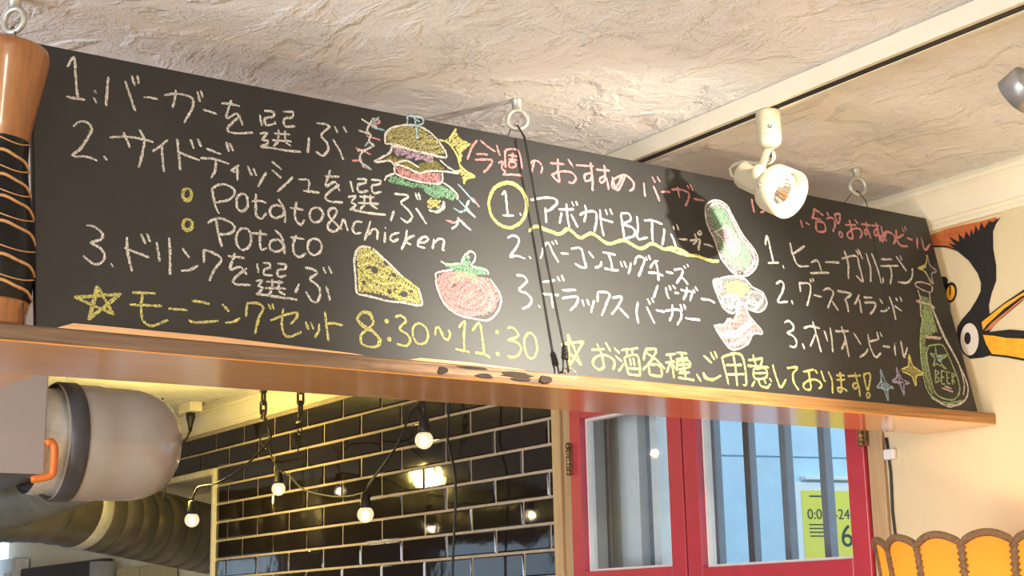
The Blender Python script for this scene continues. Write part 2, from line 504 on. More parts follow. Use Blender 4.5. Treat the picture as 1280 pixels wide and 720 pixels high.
# tiled part of the back wall: grout bed, then every tile in running bond
OX0, OX1, OZ0, OZ1 = -9.1, -5.455, 1.05, 2.225
T0, TR, TL = 2.1797, 0.07, 0.2583
w = MB()
w.box((OX1, 0.004, 0), (WX0, 0.14, CEIL), 0)
w.box((XL, 0.004, OZ1), (OX1, 0.14, CEIL), 0)
w.box((XL, 0.004, 0), (OX1, 0.14, OZ0), 0)
w.box((XL, 0.004, OZ0), (OX0, 0.14, OZ1), 0)
G2 = 0.0032
rt = random.Random(3)
for k in range(-14, 3):
    z0, z1 = T0 + TR * k + G2, T0 + TR * (k + 1) - G2
    ph = -3.644 if k % 2 == 0 else -3.520
    j = 3
    while True:
        x1 = ph + TL * j - G2 + 0.258 * 0
        x0 = x1 - TL + 2 * G2
        j -= 1
        if x1 < XL: break
        for (a, b_) in ([(x0, x1)] if z1 > OZ1 + 0.03 else [(max(x0, OX1 + 0.022), x1)]):
            a = max(a, XL); b_ = min(b_, WX0 - 0.001)
            if b_ - a < 0.012: continue
            e = 0.0045
            t1, t2, t3 = (rt.uniform(-0.0007, 0.0007) for _ in range(3))
            yy = [0.0 + t1, 0.0 + t2, 0.0 + t3, 0.0 + t1 - t2 + t3]
            vs = [(a, 0.0045, z0), (b_, 0.0045, z0), (b_, 0.0045, z1), (a, 0.0045, z1),
                  (a + e, yy[0], z0 + e), (b_ - e, yy[1], z0 + e), (b_ - e, yy[2], z1 - e), (a + e, yy[3], z1 - e)]
            w.add(vs, [(4, 5, 6, 7), (0, 1, 5, 4), (1, 2, 6, 5), (2, 3, 7, 6), (3, 0, 4, 7)], 1)
struct(w.build('wall_tiled', [M['grout'], M['tile']], origin=(0, 0, 0)))

# kitchen side wall with two window holes towards the daylight, and front walls
w = MB()
ys = [(YF, -4.6), (-3.4, -2.15), (-1.72, 0.0)]
for a, b_ in ys:
    w.box((XL - 0.12, a, 0), (XL, b_, CEIL))
w.box((XL - 0.12, -4.6, 2.34), (XL, -3.4, CEIL)); w.box((XL - 0.12, -4.6, 0), (XL, -3.4, 1.1))
w.box((XL - 0.12, -2.15, 2.10), (XL, -1.72, CEIL)); w.box((XL - 0.12, -2.15, 0), (XL, -1.72, 1.1))
struct(w.build('wall_left', M['kitchen_wall'], origin=(XL, 0, 0)))
w = MB().box((XL, YF - 0.12, 0), (-3.0, YF, CEIL)).box((-3.0, YF - 0.12, 2.2), (XR, YF, CEIL)).box((-3.0, YF - 0.12, 0), (XR, YF, 0.5)).box((1.6, YF - 0.12, 0.5), (XR, YF, 2.2))
struct(w.build('wall_front', M['wall'], origin=(0, YF, 0)))
struct(MB().box((XR, YF, 0), (XR + 0.12, 0.14, CEIL)).build('wall_right', M['wall'], origin=(XR, 0, 0)))

# cornice along the back wall
prof = [(0, 2.397), (-0.010, 2.398), (-0.013, 2.404), (-0.010, 2.409), (-0.012, 2.414), (-0.017, 2.416), (-0.020, 2.430), (-0.026, 2.446), (-0.034, 2.460),
        (-0.036, 2.462), (-0.039, 2.466), (-0.037, 2.470), (-0.040, 2.476), (-0.034, CEIL), (0, CEIL)]
w = MB().prism([(XL, y, z) for y, z in prof], (XR - XL, 0, 0))
struct(w.build('trim_1', M['cornice'], origin=(0, 0, 2.44)))

# serving hatch recess in the tiled wall
w = MB()
w.box((OX0, 0.30, OZ0), (OX1, 0.32, OZ1))
w.box((OX0, 0.0, OZ1 - 0.001), (OX1, 0.30, OZ1 + 0.01))
w.box((OX1, 0.0, OZ0), (OX1 + 0.005, 0.30, OZ1))
struct(w.build('wall_hatch', M['pale_trim'], origin=(OX1, 0.3, OZ0)))
w = MB()
w.box((OX1, -0.012, OZ0), (OX1 + 0.022, 0.03, OZ1 + 0.024))
w.box((OX0, -0.012, OZ1), (OX1, 0.03, OZ1 + 0.024))
struct(w.build('trim_2', M['pale_trim'], origin=(OX1, 0, OZ1), bevel=0.003))

# ------------------------------------------------------------------ red window pair
w = MB()
w.box((WX0, -0.022, WZ0), (-3.178, 0.026, WZ1)); w.box((-3.178, -0.012, WZ0), (-3.143, 0.026, WZ1))
w.box((WX0, -0.015, WZ1), (WX1, 0.14, WZ1 + 0.03))
struct(w.build('trim_3', M['jamb'], origin=(WX0, 0, WZ0), bevel=0.002))
w = MB().box((-2.131, -0.010, WZ0), (WX1, 0.14, WZ1))
struct(w.build('trim_4', M['jamb'], origin=(WX1, 0, WZ0), bevel=0.002))

def sash(name, x0, x1, gx0, gx1, gz0, gz1, hinges):
    t = bpy.data.objects.new(name, None); COL.objects.link(t); t.location = (x0, 0, WZ0)
    t['kind'] = 'structure'
    f = MB()
    y0, y1 = -0.018, 0.022
    f.box((x0, y0, WZ0), (gx0, y1, WZ1)); f.box((gx1, y0, WZ0), (x1, y1, WZ1))
    f.box((gx0, y0, gz1), (gx1, y1, WZ1)); f.box((gx0, y0, gz0 - 0.10), (gx1, y1, gz0))
    f.box((gx0, y0 + 0.012, WZ0), (gx1, y1 - 0.006, gz0 - 0.10))
    f.build('sash_frame', M['red'], t, bevel=0.002)
    bd = MB()
    q = 0.006
    bd.box((gx0, 0.0, gz0), (gx0 + q, y1, gz1)); bd.box((gx1 - q, 0.0, gz0), (gx1, y1, gz1))
    bd.box((gx0 + q, 0.0, gz1 - q), (gx1 - q, y1, gz1)); bd.box((gx0 + q, 0.0, gz0), (gx1 - q, y1, gz0 + q))
    bd.build('glazing_bead', M['bead'], t)
    MB().box((gx0, 0.010, gz0), (gx1, 0.013, gz1)).build('pane', M['pane'], t)
    for hx, hz, hh in hinges:
        h = MB()
        h.lathe([(0.006, 0), (0.006, hh)], (hx, y0 - 0.004, hz), (0, 0, 1), 12)
        for i in range(5):
            h.lathe([(0.0072, 0), (0.0072, hh * 0.12)], (hx, y0 - 0.004, hz + hh * (0.04 + 0.2 * i)), (0, 0, 1), 12)
        h.box((hx - 0.012, y0 - 0.0025, hz), (hx + 0.012, y0, hz + hh))
        h.build('hinge', M['brass'], t)
    return t
sash('window_1', -3.141, -2.7005, -3.094, -2.752, 1.766, 2.158, [(-3.141, 2.015, 0.085)])
sash('window_2', -2.6955, -2.134, -2.645, -2.183, 1.759, 2.170, [(-2.134, 1.985, 0.05)])

# ------------------------------------------------------------------ outside the window
A0 = Vector((-3.45, 1.2, 0)); AD = Vector((0.23, 0.97, 0)).normalized(); AN = Vector((0.97, -0.23, 0)).normalized()
def fac(s, z, d=0.0):
    p = A0 + AD * s + AN * d
    return Vector((p.x, p.y, z))
def fbox(mb, s0, s1, z0, z1, d0, d1, mi=0):
    return mb.prism([fac(s0, z0, d0), fac(s1, z0, d0), fac(s1, z1, d0), fac(s0, z1, d0)], AN * (d1 - d0), mi)
w = MB()
fbox(w, -0.95, 4.5, 0.0, 2.141, -0.2, 0.0)
fbox(w, -0.95, 4.5, 2.141, 2.147, -0.2, -0.012)
fbox(w, -0.95, 4.5, 2.147, 4.2, -0.2, 0.0)
struct(w.build('wall_outside', M['ext_wall'], origin=tuple(A0)))

t = empty('parking_sign', tuple(fac(0.15, 1.45, 0.0)), 'yellow parking price sign on the pale wall outside the window', 'sign')
w = MB(); fbox(w, -0.085, 0.52, 1.40, 2.062, 0.001, 0.02)
w.build('sign_board', M['sign_white'], t, bevel=0.002)
w = MB(); fbox(w, -0.064, 0.50, 1.42, 2.036, 0.02, 0.0215)
w.build('sign_face', M['sign_yellow'], t)
w = MB()
fbox(w, -0.035, 0.010, 2.015, 2.020, 0.0215, 0.0222)
for i, (a, b_) in enumerate([(-0.042, 0.02), (-0.042, 0.035), (-0.042, 0.012), (-0.04, 0.03)]):
    fbox(w, a, b_, 1.925 - 0.012 * i, 1.929 - 0.012 * i, 0.0215, 0.0222)
w.build('fine_print', M['sign_ink'], t)
w = MB(); fbox(w, -0.05, 0.5, 2.070, 2.082, 0.001, 0.03)
tag(w.build('sign_rail', M['ext_pale'], None, bevel=0.002), 'thin pale rail fixed to the outside wall above the yellow sign', 'rail')

def text_mesh(body, size, origin, xdir, zdir, mat, name, parent, extrude=0.0004):
    cu = bpy.data.curves.new(name, 'FONT')
    cu.body = body; cu.size = size; cu.extrude = extrude
    to = bpy.data.objects.new(name, cu); COL.objects.link(to)
    dg = bpy.context.evaluated_depsgraph_get()
    me = bpy.data.meshes.new_from_object(to.evaluated_get(dg))
    bpy.data.objects.remove(to)
    xd, zd = Vector(xdir).normalized(), Vector(zdir).normalized()
    nd = xd.cross(zd)
    mm = Matrix((( xd.x, zd.x, nd.x), (xd.y, zd.y, nd.y), (xd.z, zd.z, nd.z))).to_4x4()
    me.transform(mm)
    me.materials.clear(); me.materials.append(mat)
    o = bpy.data.objects.new(name, me); COL.objects.link(o)
    wp = Vector((0, 0, 0)); q = parent
    while q is not None:
        wp += q.location; q = q.parent
    o.location = Vector(origin) - wp
    o.parent = parent
    return o
text_mesh('0:00', 0.046, fac(-0.047, 1.945, 0.0222), AD, (0, 0, 1), M['sign_ink'], 'opening_time', t)
text_mesh('-24:00', 0.046, fac(0.053, 1.945, 0.0222), AD, (0, 0, 1), M['sign_ink'], 'closing_time', t)
text_mesh('6', 0.10, fac(0.072, 1.858, 0.0222), AD, (0, 0, 1), M['sign_ink'], 'price_figure', t)

for i, x in enumerate((-2.845, -2.720, -2.5955, -2.4690)):
    w = MB().box((x, 0.2, 0.0), (x + 0.022, 0.224, 3.2))
    tag(w.build('grille_bar', M['ext_grey'], None, (x, 0.2, 0.0), bevel=0.002),
        ['grey grille bar at the left rim of the right window pane', 'grey grille bar left of centre outside the right pane', 'grey grille bar right of centre outside the right pane', 'rightmost grey grille bar, crossing the yellow sign outside'][i],
        'bar', 'grille bars outside the window')
t = empty('outer_casing', (-3.15, 0.15, 0.0), 'pale boarded casing seen through the left window pane', 'casing')
MB().box((-3.214, 0.028, 1.21), (-3.190, 0.139, 2.25)).box((-3.30, 0.145, 0), (-3.185, 0.19, 3.0)).build('board', M['ext_pale'], t, bevel=0.002)
MB().box((-3.183, 0.150, 0), (-3.142, 0.19, 3.0)).build('board', M['ext_green'], t, bevel=0.002)
MB().box((-3.140, 0.145, 0), (-3.060, 0.19, 3.0)).build('board', M['ext_pale'], t, bevel=0.002)
MB().box((-3.055, 0.17, 0), (-3.022, 0.21, 3.0)).build('grey_post', M['ext_grey'], t, bevel=0.002)
MB().box((-3.015, 0.15, 0), (-2.985, 0.21, 3.0)).build('post', M['ext_pale'], t, bevel=0.002)

# ------------------------------------------------------------------ shelf
SZ0, SZ1 = 1.9932, 2.0152
FX = -1.8125
def back_x(y): return -1.977 - 0.041 * (-y)
rs = random.Random(11)
shelf = empty('hanging_shelf', (-1.95, -1.0, SZ0), 'long varnished wooden plank shelf hung on wires, carrying the chalkboard', 'shelf')
ys = [0.0 - 0.0015] + [-0.05 * i for i in range(1, 37)] + [-1.85, -1.95, -2.05]
w = MB()
front = []
for y in ys:
    fx = FX + 0.0022 * noise.noise(Vector((y * 3.1, 2.0, 0))) - (0.004 * max(0, noise.noise(Vector((y * 9, 5, 0)))) if -1.35 < y < -0.95 else 0)
    front.append((fx, y))
def ring(x, y, bx):  # section of the plank at y: front edge slightly eased
    return [(bx, y, SZ0), (bx, y, SZ1), (x - 0.002, y, SZ1), (x, y, SZ1 - 0.002), (x - 0.0005, y, SZ0 + 0.006), (x - 0.001, y, SZ0 + 0.0015), (x - 0.0025, y, SZ0)]
secs = []
for (fx, y) in front:
    bx = back_x(y) if y > -1.70 else (-2.09 if y > -1.746 else back_x(-1.745))
    if y <= -1.70: bx = back_x(y)
    secs.append(ring(fx, y, back_x(y)))
n = len(secs[0])
vs = [p for s in secs for p in s]
fs, mi = [], []
for i in range(len(secs) - 1):
    for k in range(n):
        k2 = (k + 1) % n
        fs.append((i * n + k, i * n + k2, (i + 1) * n + k2, (i + 1) * n + k))
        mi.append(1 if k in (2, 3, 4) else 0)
for f_, m_ in zip(fs, mi):
    pass
w.add(vs, fs, 0)
w.mi = mi
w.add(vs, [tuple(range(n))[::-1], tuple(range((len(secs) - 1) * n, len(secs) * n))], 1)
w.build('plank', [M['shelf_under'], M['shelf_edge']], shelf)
# return board of the corner, running into the kitchen
xb = back_x(-1.76)
w = MB().prism([(xb - 0.0005, -2.05, SZ0), (xb - 0.0005, -1.755, SZ0), (-2.066, -1.757, SZ0), (-2.096, -1.763, SZ0), (-2.85, -1.763, SZ0), (-2.85, -2.05, SZ0)], (0, 0, SZ1 - SZ0))
w.build('return_plank', M['shelf_return'], shelf, bevel=0.0015)
# raw cleat in front of the board
for (y0, y1, h, hx) in ((-1.805, -1.37, 0.0075, 0.009), (-1.30, -1.09, 0.0045, 0.008)):
    w = MB().prism([(-1.824, y0, SZ1), (-1.824, y1, SZ1), (-1.824, y1 - 0.02, SZ1 + 0.002), (-1.824, (y0 + y1) / 2, SZ1 + h), (-1.824, y0 + 0.02, SZ1 + h)], (0.0 + hx, 0, 0))
    w.build('cleat', M['cleat'], shelf)
# bark scars on the live edge
w = MB()
for (yc, ln, zc, hh) in ((-1.245, 0.010, 2.0035, 0.006), (-1.172, 0.016, 2.001, 0.004), (-1.115, 0.030, 2.007, 0.005), (-1.06, 0.014, 2.004, 0.006), (-1.19, 0.03, 2.0115, 0.002), (-1.105, 0.022, 2.001, 0.003)):
    pts = []
    for k in range(12):
        a = 2 * math.pi * k / 12
        pts.append((FX - 0.0030, yc + ln * math.cos(a) * rs.uniform(0.7, 1.1), zc + hh * math.sin(a) * rs.uniform(0.7, 1.1)))
    w.prism(pts, (0.0042, 0, 0))
w.build('bark_scar', simple('bark', (0.035, 0.02, 0.012), 0.8, var=0.4, scale=200), shelf)

# chalk strokes and mural outlines, in board millimetres and wall metres
LETTERING = [
 ('white chalk line reading 1. バーガーを選ぶ', 'white', [[(49,378),(59,396),(60,367),(62,333)],[(46,332),(57,331),(72,332)],[(85,349),(88,345)],[(84,338),(88,329)],[(106,375),(104,360),(101,328)],[(130,373),(135,354),(142,328)],[(140,384),(143,368)],[(148,386),(149,373)],[(155,353),(165,354),(176,354)],[(186,362),(204,368),(223,368),(229,362),(226,348),(216,329),(213,323)],[(204,374),(201,358),(197,344)],[(236,379),(239,362)],[(241,381),(244,370)],[(243,350),(254,349),(264,347)],[(272,366),(286,368),(301,367)],[(288,375),(278,344),(295,355)],[(295,355),(300,346),(303,336)],[(300,352),(285,335),(278,324),(290,321),(318,327)],[(332,359),(333,341)],[(339,367),(354,368),(353,360),(340,355),(340,344),(355,349),(355,353)],[(370,372),(386,374),(384,365),(371,360),(371,347),(387,351)],[(329,327),(341,331),(332,318),(341,318),(338,311),(328,307)],[(328,306),(347,307),(369,307),(393,309)],[(352,332),(378,335)],[(360,340),(358,323)],[(370,340),(369,324)],[(348,320),(379,324)],[(357,319),(349,310)],[(368,321),(378,316)],[(424,363),(440,364),(446,361),(430,344),(438,332),(439,321),(429,309),(418,314)],[(409,336),(404,309)],[(449,340),(458,324),(463,308)],[(454,364),(458,353)],[(469,366),(474,356)]]),
 ('white chalk line reading 2. サイドディッシュを選ぶ', 'white', [[(55,287),(61,295),(72,298),(80,289),(74,274),(63,255),(52,244),(56,242),(71,245),(86,241)],[(95,250),(99,244)],[(104,280),(133,286),(166,284)],[(124,292),(132,269)],[(147,300),(153,285),(150,266),(143,240)],[(187,291),(176,280),(164,269)],[(178,282),(178,262),(179,240)],[(201,296),(202,272),(203,247)],[(201,275),(216,271),(233,267)],[(221,298),(225,284)],[(232,301),(236,289)],[(244,288),(255,285),(266,283)],[(234,271),(255,273),(277,269)],[(257,271),(255,255),(248,242)],[(275,304),(278,289)],[(280,303),(285,291)],[(292,270),(280,259),(288,258)],[(289,267),(288,245)],[(305,271),(311,256)],[(314,269),(318,257)],[(334,265),(326,252),(319,240)],[(344,285),(359,274)],[(343,271),(357,260)],[(376,265),(364,252),(349,237)],[(384,262),(401,264),(401,254),(399,248)],[(391,245),(417,246)],[(429,275),(453,278)],[(439,287),(429,259),(445,268),(451,254)],[(452,265),(432,248),(426,239),(433,234),(455,236)],[(471,274),(474,256)],[(483,279),(499,281),(497,275),(484,270),(484,258),(500,262)],[(507,282),(524,283),(522,277),(508,272),(508,260),(523,264)],[(464,246),(477,250),(469,238),(477,235),(465,225)],[(466,227),(492,225),(526,226)],[(484,250),(510,253)],[(492,255),(491,242)],[(503,256),(501,243)],[(480,239),(516,243)],[(491,237),(483,229)],[(501,239),(513,234)],[(545,264),(563,266),(570,263),(555,251),(566,241),(572,230),(562,219),(551,225)],[(541,235),(533,217)],[(581,246),(596,221)],[(583,272),(586,260)],[(589,273),(591,261)]]),
 ('white chalk line reading Potato&chicken', 'white', [[(248,225),(250,209),(252,197),(256,188)],[(248,225),(258,233),(270,235),(282,229),(279,218),(268,210),(250,204)],[(291,224),(295,225),(298,224),(301,220),(301,214),(301,207),(298,202),(294,198),(290,197),(287,198),(284,202),(284,208),(284,214),(287,220),(291,224),(295,225)],[(315,228),(313,209),(313,193),(321,190),(329,200)],[(307,215),(321,218),(330,215)],[(342,214),(347,215),(352,214),(356,212),(357,208),(356,203),(353,199),(348,196),(343,194),(338,195),(335,198),(334,202),(335,207),(338,211),(342,214),(347,215)],[(349,225),(356,214),(358,197),(356,189)],[(378,225),(374,208),(375,194),(382,189),(388,198)],[(367,214),(388,214)],[(406,220),(411,221),(415,220),(418,217),(420,212),(418,206),(415,201),(411,198),(405,196),(401,197),(398,201),(397,206),(398,211),(401,216),(406,220),(411,221)],[(448,191),(431,207),(428,216),(436,224),(443,222),(440,213),(428,199),(425,189),(436,186),(447,197),(453,208),(458,190)],[(484,208),(473,207),(466,195),(469,188),(481,190)],[(498,212),(492,197),(484,178)],[(491,188),(501,199),(508,197),(506,182)],[(521,197),(518,179)],[(523,205),(522,203)],[(546,200),(533,194),(528,187),(533,183),(543,189)],[(560,206),(555,189),(546,171)],[(572,199),(554,187),(564,182)],[(577,187),(590,190),(596,196),(589,199),(579,191),(576,182),(588,180)],[(607,198),(601,180)],[(604,189),(616,199),(624,197),(619,181),(623,180)]]),
 ('white chalk line reading Potato', 'white', [[(251,178),(253,157),(257,137)],[(238,171),(248,178),(260,181),(276,175),(277,166),(268,159),(253,156)],[(288,170),(293,171),(298,170),(301,165),(302,158),(301,150),(297,143),(293,139),(288,137),(283,139),(280,144),(279,151),(280,159),(283,165),(288,170),(293,171)],[(317,172),(315,153),(316,141),(325,145)],[(304,165),(327,166)],[(337,159),(342,160),(346,159),(349,156),(351,153),(350,148),(347,145),(342,142),(337,141),(333,142),(330,144),(329,148),(330,152),(332,156),(337,159),(342,160)],[(340,175),(350,164),(352,139)],[(373,172),(366,154),(368,140),(377,138),(385,145)],[(363,167),(385,167)],[(398,169),(403,170),(408,169),(411,165),(412,160),(411,154),(407,148),(403,145),(398,143),(393,145),(390,148),(389,154),(390,160),(393,165),(398,169),(403,170)]]),
 ('yellow ring bullets', 'yellow', [[(209,219),(212,220),(215,219),(217,216),(218,212),(217,208),(215,204),(213,201),(209,200),(206,201),(204,204),(203,208),(204,212),(206,217),(209,219),(212,220)],[(209,219),(212,220),(215,219),(216,217),(217,213),(216,209),(215,206),(212,204),(210,203),(207,204),(205,206),(205,209),(205,213),(207,217),(209,219),(212,220)],[(207,172),(210,173),(213,172),(216,170),(216,166),(216,162),(214,158),(211,156),(207,155),(204,156),(202,158),(201,162),(202,166),(204,170),(207,172),(210,173)],[(207,172),(210,172),(213,172),(214,170),(215,166),(215,163),(213,160),(210,158),(208,157),(205,158),(203,160),(203,163),(203,167),(205,170),(207,172),(210,172)]]),
 ('white chalk line reading 3. ドリンクを選ぶ', 'white', [[(68,143),(78,143),(89,134),(86,125),(73,119),(85,113),(91,103),(86,92),(76,89),(62,99)],[(99,93),(102,88)],[(122,134),(122,112),(127,85)],[(118,118),(134,113),(152,108)],[(142,141),(147,127)],[(150,143),(154,131)],[(163,132),(166,104)],[(181,141),(181,114),(179,86)],[(199,128),(208,115)],[(195,94),(208,97),(220,105)],[(230,130),(229,110)],[(230,130),(242,127),(255,119),(243,101),(235,84)],[(265,125),(290,125)],[(276,131),(267,105),(282,111),(291,100)],[(292,110),(272,92),(272,84),(296,85)],[(308,119),(309,105)],[(317,121),(328,121),(327,115),(318,111),(318,103),(330,104)],[(339,123),(352,123),(350,116),(339,113),(339,103),(351,106)],[(304,92),(314,94),(307,85),(314,83),(306,75)],[(302,73),(327,72),(365,71)],[(319,93),(346,95)],[(329,98),(328,82)],[(340,98),(337,83)],[(317,83),(349,86)],[(327,80),(321,73)],[(337,81),(347,76)],[(382,122),(393,121),(401,116),(388,105),(400,96),(402,84),(396,71),(387,72),(380,85)],[(370,96),(363,81)],[(413,97),(417,75)],[(411,126),(414,117)],[(420,129),(424,118)]]),
 ('yellow chalk line reading モーニングセット 8:30~11:30 after a star', 'yellow', [[(79,59),(66,10)],[(66,10),(111,51)],[(111,51),(49,40)],[(49,40),(100,21)],[(100,21),(79,59)],[(81,57),(68,13)],[(68,13),(108,50)],[(108,50),(51,39)],[(51,39),(98,22)],[(98,22),(81,57)],[(126,55),(158,57)],[(121,37),(166,40)],[(140,56),(137,37),(138,18),(145,11),(153,11),(173,21)],[(174,37),(201,38)],[(208,52),(220,52),(233,50)],[(202,24),(211,21),(245,27)],[(251,52),(261,42)],[(254,25),(265,27),(276,34)],[(288,56),(285,37)],[(288,57),(302,59),(312,53),(304,37),(296,13)],[(320,60),(323,52)],[(326,61),(328,52)],[(321,35),(340,44),(363,51),(359,40),(351,33)],[(342,56),(338,32),(340,17),(349,14),(367,23)],[(375,39),(378,27)],[(383,39),(386,28)],[(396,38),(394,27),(387,16)],[(407,57),(407,33),(408,13)],[(408,39),(420,41),(433,39)],[(484,53),(480,63),(467,63),(458,51),(465,41),(480,34),(492,23),(487,13),(474,10),(461,14),(461,26),(471,36),(483,46),(484,53)],[(482,52),(479,61),(468,62),(459,52),(466,43),(482,35),(490,22),(486,14)],[(505,55),(508,54),(508,52),(506,51),(504,51),(504,53),(505,55),(508,54)],[(506,27),(509,27),(509,25),(507,23),(505,24),(505,26),(506,27),(509,27)],[(521,61),(532,64),(539,57),(526,43),(538,36),(542,26),(534,17),(519,19)],[(555,53),(561,55),(566,54),(571,50),(574,44),(574,36),(571,29),(566,24),(561,22),(555,22),(550,27),(548,33),(548,40),(550,47),(555,53),(561,55)],[(586,38),(589,50),(594,52),(598,44),(601,35),(607,33),(613,41),(611,50)],[(630,55),(642,66),(637,42),(634,18)],[(619,20),(634,18),(643,17)],[(653,52),(668,66),(670,43),(669,17)],[(653,17),(669,16),(680,11)],[(698,56),(700,56),(700,54),(698,53),(697,53),(696,55),(698,56),(700,56)],[(693,20),(695,20),(696,18),(694,17),(692,17),(691,19),(693,20),(695,20)],[(719,62),(728,65),(737,57),(735,50),(717,43),(730,42),(739,33),(732,20),(720,15),(711,17)],[(755,57),(760,59),(765,57),(769,51),(770,42),(769,32),(765,24),(761,18),(755,16),(750,18),(747,24),(746,33),(747,43),(750,51),(755,57),(760,59)]]),
 ('pink chalk line reading 今週のおすすめバーガー', 'pink', [[(714,387),(701,371),(689,347)],[(720,388),(734,378),(747,372)],[(708,361),(731,364)],[(704,350),(736,355),(730,342),(717,329)],[(751,385),(754,366)],[(749,352),(759,356),(754,343),(760,339),(756,332)],[(754,331),(773,335),(794,337)],[(762,345),(766,375),(777,382),(791,383),(795,373),(795,349)],[(771,370),(789,371)],[(781,376),(778,362)],[(770,362),(788,364)],[(771,358),(770,348),(782,351),(783,359),(771,358)],[(823,368),(813,346),(811,357),(821,368),(833,368),(837,358),(832,347)],[(855,370),(885,373)],[(873,381),(869,356),(868,337),(859,343),(855,348),(874,357),(895,360),(905,351),(897,340),(887,340)],[(895,384),(903,371)],[(910,375),(947,380)],[(943,387),(940,360),(934,351),(924,348),(926,360),(941,363),(936,331)],[(952,374),(982,377)],[(972,386),(968,359),(958,350),(956,357),(969,364),(972,356),(972,339)],[(985,366),(988,342),(996,345),(1015,373)],[(1010,373),(989,346),(981,346),(986,360),(1013,374),(1030,364),(1027,350),(1017,344)],[(1054,366),(1051,338)],[(1075,363),(1083,335)],[(1076,381),(1081,370)],[(1088,384),(1093,374)],[(1091,354),(1112,357)],[(1097,354),(1111,358)],[(1116,362),(1136,366),(1156,360),(1142,334)],[(1132,371),(1131,349)],[(1156,378),(1158,369)],[(1163,381),(1167,368)],[(1165,352),(1178,352),(1191,352)]]),
 ('yellow chalk circle and wavy underline', 'yellow', [[(744,313),(757,319),(771,320),(782,316),(791,307),(795,295),(794,280),(789,266),(780,253),(768,243),(755,237),(742,236),(730,240),(722,249),(718,261),(718,275),(723,290),(732,303),(744,313),(757,319)],[(744,310),(756,316),(769,317),(780,313),(788,305),(792,293),(791,279),(786,266),(778,253),(766,244),(754,238),(741,238),(731,242),(723,250),(719,261),(719,275),(724,288),(732,301),(744,310),(756,316)],[(789,237),(805,248),(828,244),(852,241),(870,253),(892,240),(919,251),(950,237),(986,248),(1018,237),(1047,250),(1072,243),(1100,248),(1126,242)],[(788,235),(805,246),(828,241),(852,239),(870,250),(892,238),(919,249),(949,235),(985,245),(1018,235),(1047,248),(1072,241),(1100,246)],[(1072,242),(1095,248),(1120,239),(1147,240),(1172,235),(1196,236)],[(1083,242),(1119,237),(1146,238),(1172,233),(1193,234)]]),
 ('white chalk line reading 1. アボカドBLTバーガー', 'white', [[(747,294),(754,302),(753,279),(752,258)],[(742,257),(764,260)],[(777,267),(778,262)],[(802,294),(841,304),(857,300),(844,285),(830,277)],[(830,284),(827,256)],[(857,285),(889,290)],[(875,298),(873,279),(873,255)],[(862,280),(854,259)],[(881,280),(891,257)],[(887,304),(890,296)],[(896,306),(898,298)],[(899,281),(917,290),(935,291),(932,273),(924,254)],[(914,302),(914,288),(906,269)],[(945,298),(942,272),(943,249)],[(943,281),(957,279),(969,278)],[(957,300),(959,290)],[(967,303),(970,292)],[(989,296),(988,276),(987,249)],[(989,297),(1005,300),(1010,293),(1005,285),(988,277),(1006,275),(1013,269),(1009,258),(987,250)],[(1024,297),(1022,277),(1017,254),(1040,260)],[(1038,291),(1058,294),(1079,290)],[(1057,293),(1052,273),(1049,254)],[(1081,282),(1076,265),(1069,249)],[(1094,274),(1098,262),(1100,249)],[(1103,290),(1104,283)],[(1112,295),(1114,283)],[(1109,266),(1130,268)],[(1135,266),(1145,269),(1160,272),(1155,261),(1151,250)],[(1150,282),(1151,269),(1141,260)],[(1162,288),(1166,289),(1167,287),(1166,284),(1163,282),(1160,281),(1158,283),(1159,286),(1162,288),(1166,289)],[(1167,264),(1178,264),(1188,262)]]),
 ('white chalk line reading 2. ベーコンエッグチーズバーガー', 'white', [[(745,218),(755,224),(766,221),(763,209),(744,185),(756,189),(773,186)],[(782,192),(784,187)],[(804,190),(816,215),(825,220),(831,203),(839,188)],[(832,224),(835,218)],[(840,228),(842,220)],[(846,205),(862,206)],[(869,216),(886,220),(891,217),(892,203),(895,186)],[(872,190),(884,185),(895,186)],[(905,216),(913,205)],[(912,187),(925,193),(928,201)],[(934,218),(961,217)],[(946,217),(949,202),(948,188)],[(932,189),(948,188),(962,189)],[(969,206),(971,196)],[(977,208),(980,196)],[(991,207),(987,195),(981,185)],[(1005,216),(998,204)],[(1003,216),(1013,221),(1023,217),(1015,202),(1003,183)],[(1027,222),(1028,215)],[(1034,226),(1036,217)],[(1053,218),(1043,214),(1032,202)],[(1026,193),(1042,194),(1058,191)],[(1047,213),(1048,197),(1045,180)],[(1066,199),(1082,198)],[(1085,205),(1103,209),(1103,201),(1085,180)],[(1098,196),(1111,181)],[(1110,216),(1112,211)],[(1118,220),(1120,215)],[(1042,172),(1034,159),(1027,147)],[(1059,170),(1058,159),(1061,149)],[(1067,174),(1069,165)],[(1076,176),(1080,169)],[(1076,162),(1086,162)],[(1091,169),(1105,168),(1117,168),(1113,159),(1108,150)],[(1107,176),(1102,163),(1093,151)],[(1120,173),(1123,166)],[(1126,179),(1130,171)],[(1134,157),(1152,157),(1165,153)]]),
